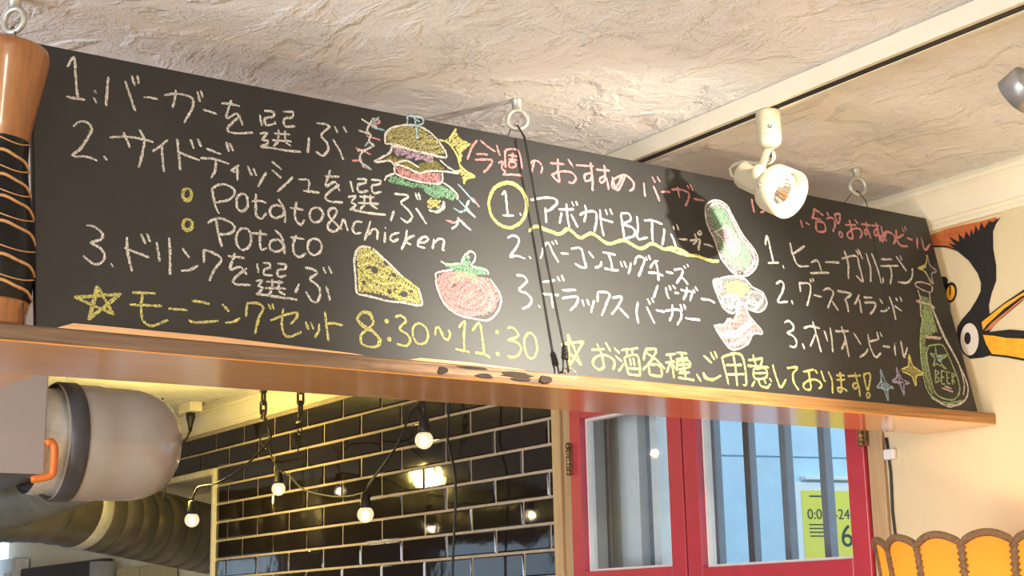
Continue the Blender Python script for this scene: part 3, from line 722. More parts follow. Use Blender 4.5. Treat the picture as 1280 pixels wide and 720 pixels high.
 ('white chalk line reading 3. デラックスバーガー', 'white', [[(751,155),(764,155),(770,147),(752,130),(767,125),(773,115),(765,104),(752,98)],[(785,108),(788,104)],[(800,149),(826,155)],[(796,128),(829,130)],[(813,128),(813,106)],[(832,163),(835,154)],[(841,166),(844,156)],[(837,139),(865,143)],[(834,125),(865,131),(861,118),(846,105)],[(874,127),(876,116)],[(884,129),(887,118)],[(899,129),(888,106)],[(910,145),(905,126)],[(910,145),(933,144),(923,125),(909,103)],[(938,137),(958,141),(947,124),(930,107)],[(949,121),(965,105)],[(991,136),(984,117),(984,97)],[(1008,129),(1019,100)],[(1013,144),(1017,134)],[(1023,147),(1025,138)],[(1027,125),(1046,124)],[(1047,126),(1079,131),(1081,118),(1068,103)],[(1066,139),(1062,122),(1052,108)],[(1084,142),(1086,130)],[(1092,143),(1094,133)],[(1090,117),(1107,117),(1122,117)]]),
 ('yellow chalk line reading お酒各種、ご用意しております! after a star', 'yellow', [[(834,64),(827,10)],[(827,10),(863,54)],[(863,54),(818,46)],[(818,46),(851,13)],[(851,13),(834,64)],[(876,41),(903,45)],[(889,53),(895,36),(895,14),(883,9),(875,15),(877,25),(890,33),(906,34),(918,27),(918,19),(912,11)],[(907,57),(915,42)],[(923,49),(933,40)],[(923,35),(935,26)],[(924,9),(939,24)],[(937,46),(974,53)],[(951,51),(947,38)],[(961,52),(959,39)],[(941,33),(943,6)],[(941,34),(956,39),(970,38),(968,6)],[(952,34),(952,21)],[(960,35),(959,21)],[(945,16),(967,16)],[(942,6),(968,5)],[(993,55),(985,44),(981,32)],[(991,52),(1011,54),(999,36),(975,15)],[(990,46),(1007,36),(1023,21)],[(989,25),(988,7)],[(990,26),(1008,27),(1015,21),(1013,7)],[(988,8),(1013,7)],[(1052,50),(1030,46)],[(1026,32),(1048,36)],[(1040,47),(1040,28),(1039,5)],[(1039,35),(1025,15)],[(1041,32),(1049,20)],[(1078,53),(1054,52)],[(1050,40),(1078,45)],[(1066,53),(1065,30),(1065,7)],[(1052,37),(1052,23),(1079,30),(1078,40),(1052,36)],[(1052,30),(1078,34)],[(1051,16),(1076,19)],[(1048,8),(1065,7),(1083,6)],[(1090,17),(1097,5)],[(1114,52),(1130,40)],[(1131,60),(1137,46)],[(1141,62),(1144,50)],[(1106,22),(1111,13),(1122,9),(1136,15)],[(1105,21),(1109,11),(1126,11),(1145,19)],[(1155,52),(1157,27),(1158,4)],[(1155,52),(1181,61),(1202,60),(1204,34),(1199,7),(1191,6)],[(1161,39),(1198,42)],[(1160,22),(1200,26)],[(1183,60),(1182,33),(1177,3)],[(1230,64),(1230,55)],[(1216,52),(1252,59)],[(1231,54),(1231,43)],[(1250,57),(1242,44)],[(1211,42),(1261,43)],[(1224,37),(1222,20),(1250,24),(1252,40),(1224,37)],[(1223,29),(1250,32)],[(1221,15),(1211,4)],[(1230,18),(1232,8),(1247,5),(1257,13)],[(1244,19),(1246,12)],[(1257,23),(1261,17)],[(1272,49),(1274,26),(1280,8),(1297,24)],[(1305,45),(1331,49),(1317,35),(1315,19),(1323,6)],[(1343,41),(1372,48)],[(1358,47),(1356,25),(1353,10),(1339,9),(1337,17),(1356,27),(1375,28),(1383,19),(1373,12)],[(1374,48),(1379,41)],[(1390,47),(1392,28),(1396,28)],[(1408,47),(1412,30),(1406,6)],[(1426,41),(1448,43)],[(1423,32),(1447,35)],[(1438,48),(1431,13),(1422,11),(1421,16),(1433,18),(1446,13)],[(1455,42),(1491,46)],[(1477,51),(1477,26),(1466,19),(1464,26),(1476,31),(1479,22),(1475,4)],[(1499,49),(1517,50),(1499,18),(1499,49)],[(1498,13),(1502,13),(1503,10),(1502,7),(1498,4),(1494,4),(1493,7),(1494,10),(1498,13),(1502,13)]]),
 ('pink chalk line reading バーガーに合う! おすすめビール', 'pink', [[(1310,375),(1309,358),(1309,347)],[(1322,377),(1328,358)],[(1325,389),(1327,380)],[(1331,390),(1334,382)],[(1325,349),(1337,354)],[(1427,349),(1428,333)],[(1439,346),(1449,342)],[(1474,380),(1459,356)],[(1472,379),(1493,368)],[(1462,358),(1483,358)],[(1469,352),(1465,332),(1488,335),(1489,352),(1469,352)],[(1506,377),(1507,368)],[(1499,362),(1516,366),(1521,356),(1509,336)],[(1525,375),(1541,377),(1529,356),(1525,375)],[(1527,338),(1530,339),(1533,337),(1534,333),(1532,329),(1528,327),(1525,330),(1524,334),(1527,338),(1530,339)],[(1548,356),(1579,360)],[(1564,369),(1563,343),(1561,330),(1549,329),(1548,337),(1570,351),(1588,352),(1589,340),(1580,333)],[(1579,372),(1586,363)],[(1594,364),(1619,366)],[(1611,372),(1608,352),(1601,342),(1597,347),(1609,355),(1613,336)],[(1617,365),(1646,368)],[(1640,375),(1640,356),(1630,344),(1626,351),(1639,359),(1638,333)],[(1652,369),(1652,350),(1657,336)],[(1666,360),(1645,334),(1644,343),(1665,358),(1684,353),(1684,342),(1675,333)],[(1694,366),(1690,340),(1701,332),(1717,334)],[(1692,348),(1715,359)],[(1714,374),(1717,364)],[(1724,378),(1724,368)],[(1721,352),(1737,350)],[(1753,358),(1745,333)],[(1766,359),(1767,333),(1789,348)]]),
 ('white chalk line of the first beer choice', 'white', [[(1319,283),(1329,302),(1330,277),(1330,248)],[(1316,247),(1344,251)],[(1353,247),(1354,241)],[(1385,297),(1385,273),(1393,252),(1421,254)],[(1386,274),(1404,284),(1422,295)],[(1428,262),(1448,268),(1451,248)],[(1420,240),(1472,247)],[(1467,268),(1506,272)],[(1515,281),(1557,292),(1560,272),(1559,240),(1545,250)],[(1528,299),(1530,274),(1520,240)],[(1568,308),(1574,287)],[(1561,305),(1566,295)],[(1588,302),(1590,272),(1581,241)],[(1604,304),(1610,272),(1612,243),(1621,255)],[(1627,294),(1659,298)],[(1621,279),(1673,286)],[(1649,281),(1647,264),(1636,243)],[(1674,307),(1694,277)],[(1686,310),(1689,300)],[(1660,250),(1686,252),(1705,265),(1714,286)]]),
 ('white chalk line of the second beer choice', 'white', [[(1325,207),(1337,214),(1344,209),(1336,193),(1320,172),(1345,175)],[(1355,179),(1356,171)],[(1386,218),(1383,198)],[(1385,216),(1411,217),(1409,201),(1392,172)],[(1416,228),(1417,220)],[(1423,230),(1424,223)],[(1416,196),(1436,194)],[(1444,208),(1459,214),(1470,207),(1458,190),(1445,173)],[(1461,189),(1472,171)],[(1481,211),(1504,211),(1518,209),(1499,197)],[(1496,196),(1500,189),(1498,170)],[(1540,211),(1530,198),(1520,189)],[(1537,201),(1534,173)],[(1550,206),(1574,208)],[(1549,195),(1579,198),(1573,186),(1557,172)],[(1594,208),(1600,199)],[(1588,182),(1603,184),(1616,193)],[(1624,216),(1627,193),(1626,168)],[(1631,198),(1650,189)],[(1642,216),(1644,208)],[(1655,219),(1657,209)]]),
 ('white chalk line of the third beer choice', 'white', [[(1324,132),(1336,137),(1345,129),(1341,120),(1326,113),(1339,108),(1344,98),(1337,87),(1324,88)],[(1358,96),(1360,85)],[(1370,126),(1389,132),(1412,130)],[(1397,142),(1399,118),(1401,83)],[(1397,118),(1376,92)],[(1422,127),(1424,106)],[(1439,134),(1436,109),(1431,86)],[(1450,128),(1487,132)],[(1470,140),(1473,117),(1471,80)],[(1473,113),(1456,93)],[(1499,130),(1511,108)],[(1500,82),(1519,92),(1527,101)],[(1537,131),(1535,106),(1543,86),(1561,96)],[(1537,116),(1562,123)],[(1563,138),(1564,123)],[(1572,138),(1575,129)],[(1570,110),(1590,110)],[(1609,121),(1602,108),(1600,94)],[(1625,125),(1623,106),(1623,93),(1639,113)]]),
]
DRAWINGS = [
 ('burger', 'chalk drawing of a layered burger with a blue flag', [('fill','tan',[[(540,354),(545,368),(564,383),(591,390),(616,387),(634,374),(648,354),(639,343),(617,346),(585,348),(551,351)]]),('fill','purple',[[(552,346),(575,344),(607,343),(625,341),(623,328),(615,328),(606,334),(593,326),(588,333),(576,329),(571,334),(558,332),(552,339)]]),('fill','olive',[[(528,318),(546,330),(573,329),(591,321),(628,335),(646,321),(616,314),(592,307),(577,312),(559,318)]]),('fill','pink',[[(552,313),(568,311),(589,305),(612,311),(634,314),(632,298),(607,294),(581,295),(557,298)]]),('fill','green',[[(533,287),(550,296),(577,288),(606,288),(632,292),(651,289),(659,276),(648,269),(636,274),(622,268),(604,272),(595,282),(567,280),(539,282)]]),('fill','yellow',[[(602,260),(612,266),(627,265),(624,254),(613,248),(602,249)]]),('line','white',[[(539,355),(543,368),(561,382),(591,391),(616,388),(634,375),(649,353),(646,343),(623,344),(588,346),(557,350),(539,349),(539,355)],[(550,346),(544,333),(516,313),(544,320),(549,315),(568,314),(594,307),(613,314),(646,318),(666,319),(650,326),(635,338)],[(551,314),(552,299),(578,293),(610,292),(633,297),(637,315)],[(530,283),(534,291),(550,299)],[(657,271),(660,280),(645,293),(636,297)],[(549,315),(573,325),(595,317)],[(602,245),(619,244),(632,255),(632,265)],[(613,243),(626,250),(631,261)],[(549,347),(575,346),(607,344),(633,342)]]),('line','blue',[[(586,406),(584,390),(599,391),(613,398),(611,408),(586,406)],[(598,408),(599,389),(598,367)],[(599,404),(608,399)]])]),
 ('squiggle', 'multicoloured chalk zigzags', [('line','pink',[[(524,391),(535,387),(518,376)],[(508,357),(532,354)],[(487,332),(512,326)],[(478,309),(495,313)],[(494,303),(510,300)],[(633,233),(648,231),(657,238)],[(660,238),(676,222)],[(689,280),(699,265)]]),('line','white',[[(502,385),(516,379),(529,376)],[(524,391),(510,367),(516,360),(511,348),(520,342)],[(495,364),(514,361)],[(520,342),(497,327),(492,315),(497,303)],[(489,328),(502,331)],[(657,241),(652,228),(641,219)],[(682,275),(674,262),(679,256)],[(688,245),(673,258)]]),('line','blue',[[(534,394),(518,377)],[(519,374),(541,372)],[(511,348),(503,338)],[(493,309),(510,299)],[(664,300),(680,284),(691,271)],[(662,271),(673,260),(689,245)],[(650,256),(662,251),(675,259)],[(654,240),(668,227),(677,222)]])]),
 ('sparkle', 'yellow chalk sparkles beside the burger', [('fill','yellow',[[(640,374),(659,378),(674,400),(680,385),(699,378),(684,364),(674,341),(672,362),(660,371)]]),('fill','yellow',[[(674,340),(678,328),(698,319),(681,311),(676,302),(673,317),(656,319),(670,325)]]),('line','yellow',[[(640,374),(658,370),(670,352),(673,336),(683,326),(698,319),(679,312),(676,302)],[(656,319),(670,324)],[(674,340),(679,363),(699,378)],[(659,378),(676,401)]])]),
 ('cheese', 'yellow chalk wedge of cheese', [('fill','yellow',[[(468,158),(477,166),(496,168),(505,161),(523,142),(549,122),(568,108),(570,88),(563,85),(536,87),(495,95),(467,94),(467,122)]]),('line','yellow',[[(503,163),(518,141),(539,129),(566,111)],[(467,94),(468,125)],[(469,135),(492,142),(503,125),(516,122)],[(477,128),(499,112),(535,116),(563,104)],[(481,108),(506,98),(537,93),(563,88)],[(476,151),(499,162)]]),('hole','board',[[(492,136),(494,138),(496,138),(498,138),(500,136),(501,133),(501,131),(500,128),(498,127),(495,126),(493,127),(491,129),(490,131),(490,134),(492,136),(494,138)],[(529,131),(530,130),(531,129),(532,127),(531,126),(530,125),(528,125),(527,125),(525,126),(524,127),(524,129),(524,130),(526,131),(527,132),(529,131),(530,130)],[(539,103),(542,104),(545,103),(547,102),(547,100),(547,98),(545,96),(542,94),(539,94),(537,94),(535,95),(534,98),(535,100),(537,102),(539,103),(542,104)],[(516,104),(518,104),(519,104),(520,103),(520,101),(520,99),(519,97),(517,96),(516,96),(514,96),(513,98),(513,99),(514,101),(515,103),(516,104),(518,104)],[(512,148),(513,149),(514,149),(516,149),(517,147),(519,146),(519,144),(519,143),(518,142),(517,141),(515,142),(514,143),(512,144),(512,146),(512,148),(513,149)],[(474,113),(476,113),(477,113),(478,112),(479,111),(478,109),(477,108),(476,107),(474,107),(473,107),(472,108),(472,109),(472,111),(473,112),(474,113),(476,113)],[(485,136),(487,138),(489,138),(491,138),(492,138),(492,137),(491,136),(489,134),(487,133),(484,132),(482,132),(481,133),(481,134),(483,135),(485,136),(487,138)],[(553,107),(555,107),(556,107),(557,106),(557,105),(557,104),(556,103),(555,102),(553,102),(552,102),(551,103),(551,104),(551,105),(552,106),(553,107),(555,107)],[(525,106),(527,107),(528,106),(528,106),(529,105),(528,104),(528,103),(527,103),(525,102),(524,102),(524,103),(523,104),(524,105),(524,106),(525,106),(527,107)]]),('line','white',[[(493,168),(477,167),(468,159),(463,143),(462,116),(462,92),(479,89),(509,85),(536,85),(568,84),(569,99),(567,112)],[(541,127),(523,144),(496,167)]])]),
 ('tomato', 'red and green chalk tomato', [('fill','pink',[[(602,130),(609,142),(633,148),(673,141),(695,143),(709,128),(713,113),(701,94),(682,80),(653,76),(624,83),(608,99),(601,115)]]),('line','pink',[[(653,147),(668,145),(682,140),(693,133),(699,123),(701,113),(699,102),(691,92),(680,85),(666,80),(651,78),(636,80),(622,85),(612,92),(605,102),(603,112),(606,122),(613,132),(624,140),(638,145),(653,147),(668,145)],[(653,141),(667,140),(679,136),(689,129),(695,121),(697,111),(694,102),(688,94),(678,87),(665,83),(652,82),(639,83),(627,88),(618,94),(612,102),(610,111),(612,120),(618,129),(628,135),(640,139),(653,141),(667,140)],[(651,135),(663,134),(674,131),(682,126),(687,119),(688,111),(684,104),(677,97),(667,92),(655,90),(643,91),(632,94),(624,99),(619,106),(619,114),(622,121),(629,128),(639,132),(651,135),(663,134)],[(625,103),(645,118),(661,129)],[(630,95),(654,110),(675,124)],[(610,131),(626,144)],[(640,96),(669,114)],[(648,90),(682,111)]]),('line','white',[[(601,130),(601,139),(612,144),(634,150)],[(599,130),(602,109),(611,89),(632,76),(662,72),(684,72),(703,86),(714,106),(713,121),(707,132),(699,142)],[(650,162),(658,176),(670,185),(678,181),(675,170),(666,160)],[(613,161),(623,157),(645,161),(649,160)],[(666,160),(695,156),(697,149)]]),('fill','green',[[(613,160),(633,159),(649,160),(653,171),(668,182),(667,161),(694,157),(693,149),(671,145),(676,132),(669,133),(656,143),(644,137),(628,127),(627,131),(638,148),(622,153)]])]),
 ('avocado', 'green chalk avocado half with a purple stone', [('fill','mauve',[[(1187,334),(1194,346),(1218,357),(1241,352),(1253,327),(1267,296),(1288,269),(1291,250),(1277,229),(1249,214),(1223,219),(1201,242),(1194,276),(1184,307)]]),('fill','green',[[(1193,328),(1200,339),(1220,347),(1238,338),(1247,313),(1260,285),(1275,268),(1276,248),(1262,232),(1241,227),(1218,237),(1204,261),(1199,296)]]),('fill','purple',[[(1216,292),(1225,303),(1240,300),(1249,280),(1248,262),(1236,256),(1221,267),(1213,282)]]),('line','white',[[(1187,334),(1194,346),(1218,357),(1241,352),(1253,327),(1267,296),(1288,269),(1291,250),(1277,229),(1249,213),(1222,217),(1201,242),(1194,276),(1184,307),(1187,334)],[(1198,290),(1211,298),(1229,305),(1244,299),(1254,278),(1250,261),(1238,253),(1218,263),(1213,282),(1202,290)],[(1193,333),(1203,344),(1223,352),(1240,343),(1251,318),(1263,289),(1281,267),(1283,249),(1271,233),(1249,220)]])]),
 ('egg', 'white chalk fried egg with a yellow yolk', [('fill','faint',[[(1172,191),(1185,201),(1218,209),(1250,209),(1260,189),(1286,183),(1286,162),(1265,147),(1239,148),(1226,159),(1200,138),(1181,144),(1175,162),(1172,178)]]),('fill','yellow',[[(1196,183),(1207,197),(1232,202),(1255,196),(1253,183),(1230,172),(1203,172)]]),('line','white',[[(1184,199),(1171,191),(1172,178),(1177,158),(1184,144),(1203,138),(1226,157),(1244,149),(1268,147),(1289,164),(1286,185),(1264,193),(1247,208),(1218,209),(1190,202)],[(1182,197),(1185,197),(1188,196),(1189,194),(1189,190),(1188,186),(1185,182),(1182,179),(1178,178),(1176,180),(1174,182),(1174,186),(1176,190),(1178,194),(1182,197),(1185,197)],[(1194,169),(1199,170),(1204,169),(1207,166),(1207,163),(1206,158),(1202,154),(1197,152),(1192,151),(1187,152),(1184,154),(1183,158),(1185,162),(1189,166),(1194,169),(1199,170)],[(1214,166),(1219,167),(1223,166),(1226,164),(1226,160),(1225,156),(1221,153),(1217,151),(1212,150),(1208,150),(1205,153),(1205,156),(1206,160),(1210,164),(1214,166),(1219,167)],[(1261,184),(1270,185),(1277,184),(1282,181),(1284,175),(1281,170),(1275,164),(1267,160),(1258,159),(1251,160),(1246,163),(1245,169),(1247,174),(1253,180),(1261,184),(1270,185)],[(1249,166),(1257,167),(1263,166),(1267,164),(1269,161),(1267,157),(1262,153),(1255,150),(1248,149),(1242,150),(1237,152),(1236,155),(1238,159),(1242,163),(1249,166),(1257,167)],[(1182,167),(1188,151),(1204,145)],[(1207,173),(1214,175),(1219,173),(1222,170),(1222,165),(1220,159),(1216,154),(1210,150),(1204,149),(1199,150),(1196,154),(1195,159),(1197,165),(1202,170),(1207,173),(1214,175)],[(1253,150),(1271,160),(1278,174)],[(1179,199),(1183,200),(1187,200),(1190,198),(1190,196),(1189,193),(1186,191),(1182,189),(1178,188),(1174,188),(1172,190),(1171,192),(1172,195),(1175,198),(1179,199),(1183,200)]])]),
 ('bacon', 'pink chalk strip of bacon with a white edge', [('fill','pink',[[(1152,110),(1179,117),(1195,129),(1202,126),(1226,159),(1241,136),(1260,109),(1237,102),(1222,84),(1182,69),(1162,91)]]),('line','white',[[(1152,110),(1175,113),(1189,126),(1202,124),(1229,160),(1241,136),(1264,108),(1240,103),(1221,82),(1182,69),(1162,91),(1152,111)],[(1166,96),(1189,98),(1214,112),(1245,132)],[(1167,92),(1199,95),(1230,114),(1249,124)],[(1174,76),(1207,87),(1239,109)],[(1175,100),(1207,106),(1243,124)]])]),
 ('bottle', 'green chalk beer bottle with a star label reading BEER', [('fill','lime',[[(1715,228),(1738,225),(1742,209),(1738,159),(1695,134),(1683,74),(1679,17),(1669,35),(1668,77),(1680,130),(1705,185)]]),('fill','lime',[[(1711,196),(1738,196),(1740,155),(1698,141)]]),('line','white',[[(1741,213),(1752,151),(1774,100),(1787,53),(1775,24),(1745,7),(1711,5)],[(1744,199),(1757,147),(1777,95),(1778,52),(1767,28)],[(1669,17),(1716,1),(1758,13)]]),('line','blush',[[(1709,247),(1711,254),(1733,258),(1758,253),(1750,239),(1727,241),(1709,247)],[(1713,240),(1713,220),(1700,214),(1743,211),(1748,204),(1741,213),(1746,239)],[(1700,142),(1746,143)],[(1699,139),(1741,140)],[(1710,213),(1702,185),(1704,178)],[(1707,38),(1738,32)],[(1718,42),(1737,38)]]),('line','lime',[[(1705,180),(1680,130),(1666,72),(1666,26),(1705,8),(1762,16)],[(1701,122),(1688,102),(1683,55),(1688,23),(1728,15),(1756,32),(1762,61),(1749,117),(1737,128),(1701,122)],[(1720,123),(1720,105),(1748,107),(1724,93),(1735,78),(1713,86),(1700,82),(1710,97),(1700,106),(1716,106)],[(1702,73),(1693,46)],[(1702,73),(1711,69),(1700,61),(1708,54),(1693,46)],[(1720,74),(1710,46)],[(1720,73),(1730,72)],[(1715,60),(1723,60)],[(1710,46),(1722,47)],[(1735,73),(1727,48)],[(1735,73),(1744,71)],[(1732,60),(1738,60)],[(1727,48),(1737,48)],[(1749,72),(1742,47)],[(1749,72),(1756,67),(1746,60),(1751,50)]]),('line','blue',[[(1714,102),(1734,102)],[(1715,97),(1730,96)],[(1716,93),(1727,92)]])]),
 ('sparkle', 'small yellow and pink chalk sparkle above the bottle', [('line','yellow',[[(1770,322),(1758,300),(1732,288),(1749,284),(1760,258)],[(1769,319),(1759,299)],[(1737,287),(1758,295)]]),('line','mauve',[[(1770,322),(1770,299),(1786,289),(1768,280),(1765,258),(1761,270)]])]),
 ('sparkle', 'yellow chalk sparkle beside the bottle', [('fill','tan',[[(1637,100),(1641,79),(1663,63),(1642,59),(1636,37),(1632,58),(1606,65),(1628,74)]]),('line','yellow',[[(1639,100),(1629,76),(1604,65),(1630,56),(1635,37),(1644,57),(1664,63),(1642,77),(1639,100)]])]),
 ('sparkle', 'blue and lilac chalk sparkles by the lower edge', [('fill','blue',[[(1543,40),(1560,32),(1550,20),(1536,25)]]),('line','blue',[[(1548,63),(1542,39),(1527,26),(1544,24),(1548,2),(1556,25),(1572,28),(1555,36),(1548,63)]]),('line','lilac',[[(1593,71),(1589,52),(1572,40),(1590,38),(1595,16),(1602,35),(1618,41),(1600,48),(1593,71)],[(1579,42),(1606,40)],[(1593,55),(1593,30)]])]),
]
MURAL_DATA = [('crest', 'mural_orange', 1, [(-1.9533, 2.392),(-1.9293, 2.3928),(-1.8968, 2.3961),(-1.8543, 2.3955),(-1.8072, 2.3926),(-1.7696, 2.3926),(-1.7673, 2.3872),(-1.7975, 2.3745),(-1.8287, 2.3568),(-1.8598, 2.3437),(-1.8801, 2.3516),(-1.9064, 2.3628),(-1.9275, 2.3684),(-1.9556, 2.3694)]),('body', 'mural_black', 2, [(-1.7585, 2.39),(-1.7711, 2.3792),(-1.7795, 2.3655),(-1.7826, 2.3319),(-1.7795, 2.2972),(-1.7827, 2.2688),(-1.7953, 2.2471),(-1.8047, 2.2247),(-1.8045, 2.2054),(-1.8173, 2.1932),(-1.8245, 2.18),(-1.8226, 2.1556),(-1.8102, 2.1273),(-1.8305, 2.1256),(-1.8593, 2.1277),(-1.8755, 2.1409),(-1.8841, 2.1607),(-1.8876, 2.1784),(-1.8829, 2.1948),(-1.8714, 2.2075),(-1.849, 2.2231),(-1.8326, 2.2396),(-1.8211, 2.2545),(-1.8181, 2.271),(-1.824, 2.2917),(-1.8416, 2.32),(-1.8658, 2.344),(-1.8885, 2.3579),(-1.9259, 2.3661),(-1.9254, 2.37),(-1.8882, 2.3609),(-1.8723, 2.3514),(-1.8877, 2.3658),(-1.8702, 2.359),(-1.8851, 2.3793),(-1.8608, 2.3629),(-1.8608, 2.3799),(-1.8485, 2.3662),(-1.8427, 2.3808),(-1.8346, 2.368),(-1.8306, 2.3831),(-1.825, 2.3698),(-1.8184, 2.3867),(-1.8122, 2.3739),(-1.8052, 2.3901),(-1.7984, 2.3772),(-1.7855, 2.389),(-1.7791, 2.3841)]),('eye', 'mural_white', 3, [(-1.8351, 2.1624),(-1.8367, 2.1545),(-1.8397, 2.1473),(-1.8437, 2.1413),(-1.8486, 2.137),(-1.8541, 2.1347),(-1.8597, 2.1345),(-1.8651, 2.1364),(-1.87, 2.1404),(-1.8739, 2.1461),(-1.8766, 2.1532),(-1.878, 2.1612),(-1.8778, 2.1695),(-1.8762, 2.1776),(-1.8732, 2.1848),(-1.8691, 2.1908),(-1.8641, 2.1951),(-1.8586, 2.1973),(-1.853, 2.1975),(-1.8476, 2.1954),(-1.8428, 2.1914),(-1.8389, 2.1856),(-1.8363, 2.1786),(-1.835, 2.1707)]),('pupil', 'mural_black', 4, [(-1.8533, 2.1674),(-1.8538, 2.1643),(-1.8549, 2.1616),(-1.8564, 2.1593),(-1.8581, 2.1577),(-1.8601, 2.1568),(-1.862, 2.1567),(-1.8639, 2.1574),(-1.8656, 2.1589),(-1.867, 2.161),(-1.8679, 2.1637),(-1.8684, 2.1667),(-1.8683, 2.1699),(-1.8677, 2.1729),(-1.8666, 2.1757),(-1.8652, 2.178),(-1.8634, 2.1796),(-1.8615, 2.1805),(-1.8595, 2.1806),(-1.8576, 2.1798),(-1.8559, 2.1783),(-1.8545, 2.1762),(-1.8536, 2.1735),(-1.8532, 2.1705)]),('beak_outline', 'mural_black', 3, [(-1.8267, 2.1972),(-1.7685, 2.2228),(-1.7165, 2.2415),(-1.6443, 2.2623),(-1.6493, 2.2192),(-1.7186, 2.223),(-1.7893, 2.1883),(-1.8092, 2.1726),(-1.7632, 2.1695),(-1.6579, 2.1447),(-1.6647, 2.0863),(-1.7384, 2.1054),(-1.7747, 2.117),(-1.8104, 2.1259),(-1.8225, 2.146),(-1.827, 2.1683)]),('upper_beak', 'mural_yellow', 4, [(-1.8241, 2.1944),(-1.7689, 2.2195),(-1.7171, 2.2359),(-1.6449, 2.2568),(-1.6466, 2.2418),(-1.729, 2.2273),(-1.7698, 2.2111),(-1.8122, 2.1875),(-1.8229, 2.1787)]),('upper_beak_edge', 'mural_brown', 4, [(-1.8192, 2.1762),(-1.8006, 2.1893),(-1.7589, 2.2082),(-1.7267, 2.2236),(-1.6477, 2.2328),(-1.6485, 2.226),(-1.7299, 2.2194),(-1.7832, 2.192),(-1.8048, 2.1766)]),('lower_beak', 'mural_yellow', 4, [(-1.824, 2.1693),(-1.7978, 2.163),(-1.7705, 2.1542),(-1.7327, 2.1465),(-1.6597, 2.1298),(-1.6641, 2.0922),(-1.7379, 2.1099),(-1.7742, 2.1212),(-1.8072, 2.1292),(-1.8186, 2.1501)]),('flower_outline', 'mural_black', 2, [(-1.8775, 2.2626),(-1.8797, 2.2567),(-1.883, 2.2517),(-1.8873, 2.2482),(-1.892, 2.2465),(-1.8967, 2.2467),(-1.901, 2.2489),(-1.9045, 2.2529),(-1.9067, 2.2582),(-1.9075, 2.2643),(-1.9068, 2.2707),(-1.9046, 2.2767),(-1.9012, 2.2816),(-1.8969, 2.2851),(-1.8922, 2.2868),(-1.8875, 2.2865),(-1.8832, 2.2843),(-1.8798, 2.2803),(-1.8776, 2.275),(-1.8768, 2.2689)]),('flower', 'mural_yellow', 3, [(-1.8823, 2.2629),(-1.8838, 2.2585),(-1.8862, 2.2548),(-1.8891, 2.2522),(-1.8924, 2.2509),(-1.8956, 2.251),(-1.8985, 2.2525),(-1.9008, 2.2554),(-1.9023, 2.2592),(-1.9027, 2.2637),(-1.9022, 2.2684),(-1.9006, 2.2728),(-1.8982, 2.2765),(-1.8953, 2.2792),(-1.892, 2.2805),(-1.8888, 2.2803),(-1.8859, 2.2788),(-1.8836, 2.2759),(-1.8822, 2.272),(-1.8817, 2.2676)]),('stamen', 'mural_black', 4, [(-1.8931, 2.2798),(-1.8896, 2.2791),(-1.8921, 2.2607),(-1.8945, 2.2611)]),('spot', 'mural_black', 2, [(-1.8968, 2.2915),(-1.8973, 2.2894),(-1.8986, 2.2876),(-1.9005, 2.2862),(-1.9029, 2.2853),(-1.9056, 2.285),(-1.9084, 2.2852),(-1.9111, 2.2861),(-1.9137, 2.2874),(-1.9158, 2.2892),(-1.9173, 2.2913),(-1.9182, 2.2935),(-1.9183, 2.2957),(-1.9177, 2.2978),(-1.9164, 2.2996),(-1.9145, 2.301),(-1.9121, 2.3019),(-1.9095, 2.3022),(-1.9066, 2.3019),(-1.9039, 2.3011),(-1.9014, 2.2997),(-1.8993, 2.298),(-1.8978, 2.2959),(-1.8969, 2.2937)]),('spot', 'mural_black', 2, [(-1.8949, 2.2801),(-1.8953, 2.2784),(-1.8962, 2.2769),(-1.8975, 2.2757),(-1.8991, 2.2749),(-1.9009, 2.2745),(-1.9028, 2.2747),(-1.9046, 2.2753),(-1.9063, 2.2763),(-1.9076, 2.2776),(-1.9086, 2.2793),(-1.9092, 2.2811),(-1.9092, 2.2829),(-1.9088, 2.2846),(-1.9079, 2.2862),(-1.9066, 2.2874),(-1.905, 2.2882),(-1.9032, 2.2885),(-1.9013, 2.2884),(-1.8995, 2.2878),(-1.8979, 2.2867),(-1.8965, 2.2854),(-1.8955, 2.2837),(-1.895, 2.2819)]),('stem', 'mural_black', 2, [(-1.8976, 2.2493),(-1.8958, 2.2489),(-1.898, 2.2221),(-1.8998, 2.2224)])]

# ------------------------------------------------------------------ chalkboard
LEAN = math.radians(11.776)
P0 = Vector((-1.8325, -1.826, 2.0225))
BU = Vector((0, 1, 0)); BV = Vector((-math.sin(LEAN), 0, math.cos(LEAN))); BN = Vector((math.cos(LEAN), 0, math.sin(LEAN)))
BL, BH, BT = 1.799, 0.4075, 0.013
def bp(u, v, d=0.0): return P0 + BU * u + BV * v + BN * d
board = empty('chalkboard', tuple(P0), 'long black chalkboard sign with coloured chalk menu, leaning back on the wooden shelf', 'chalkboard')
dz = BT * math.sin(LEAN)
w = MB()
lo_v = (SZ1 + 0.0003 - P0.z) / math.cos(LEAN)
vs = [bp(0, lo_v), bp(BL, lo_v), bp(BL, BH), bp(0, BH),
      bp(0, lo_v, 0) + Vector((-BT / math.cos(LEAN), 0, 0)), bp(BL, lo_v, 0) + Vector((-BT / math.cos(LEAN), 0, 0)), bp(BL, BH, -BT), bp(0, BH, -BT)]
w.add(vs, [(0, 1, 2, 3), (5, 4, 7, 6), (0, 4, 5, 1), (1, 5, 6, 2), (2, 6, 7, 3), (3, 7, 4, 0)])
w.build('panel', M['board'], board, bevel=0.0025)
w = MB().prism([bp(0.006, 0.10, -BT), bp(0.006, 0.30, -BT), bp(0.05, 0.30, -BT), bp(0.05, 0.10, -BT)], -BN * 0.016)
w.build('back_batten', M['batten'], board)

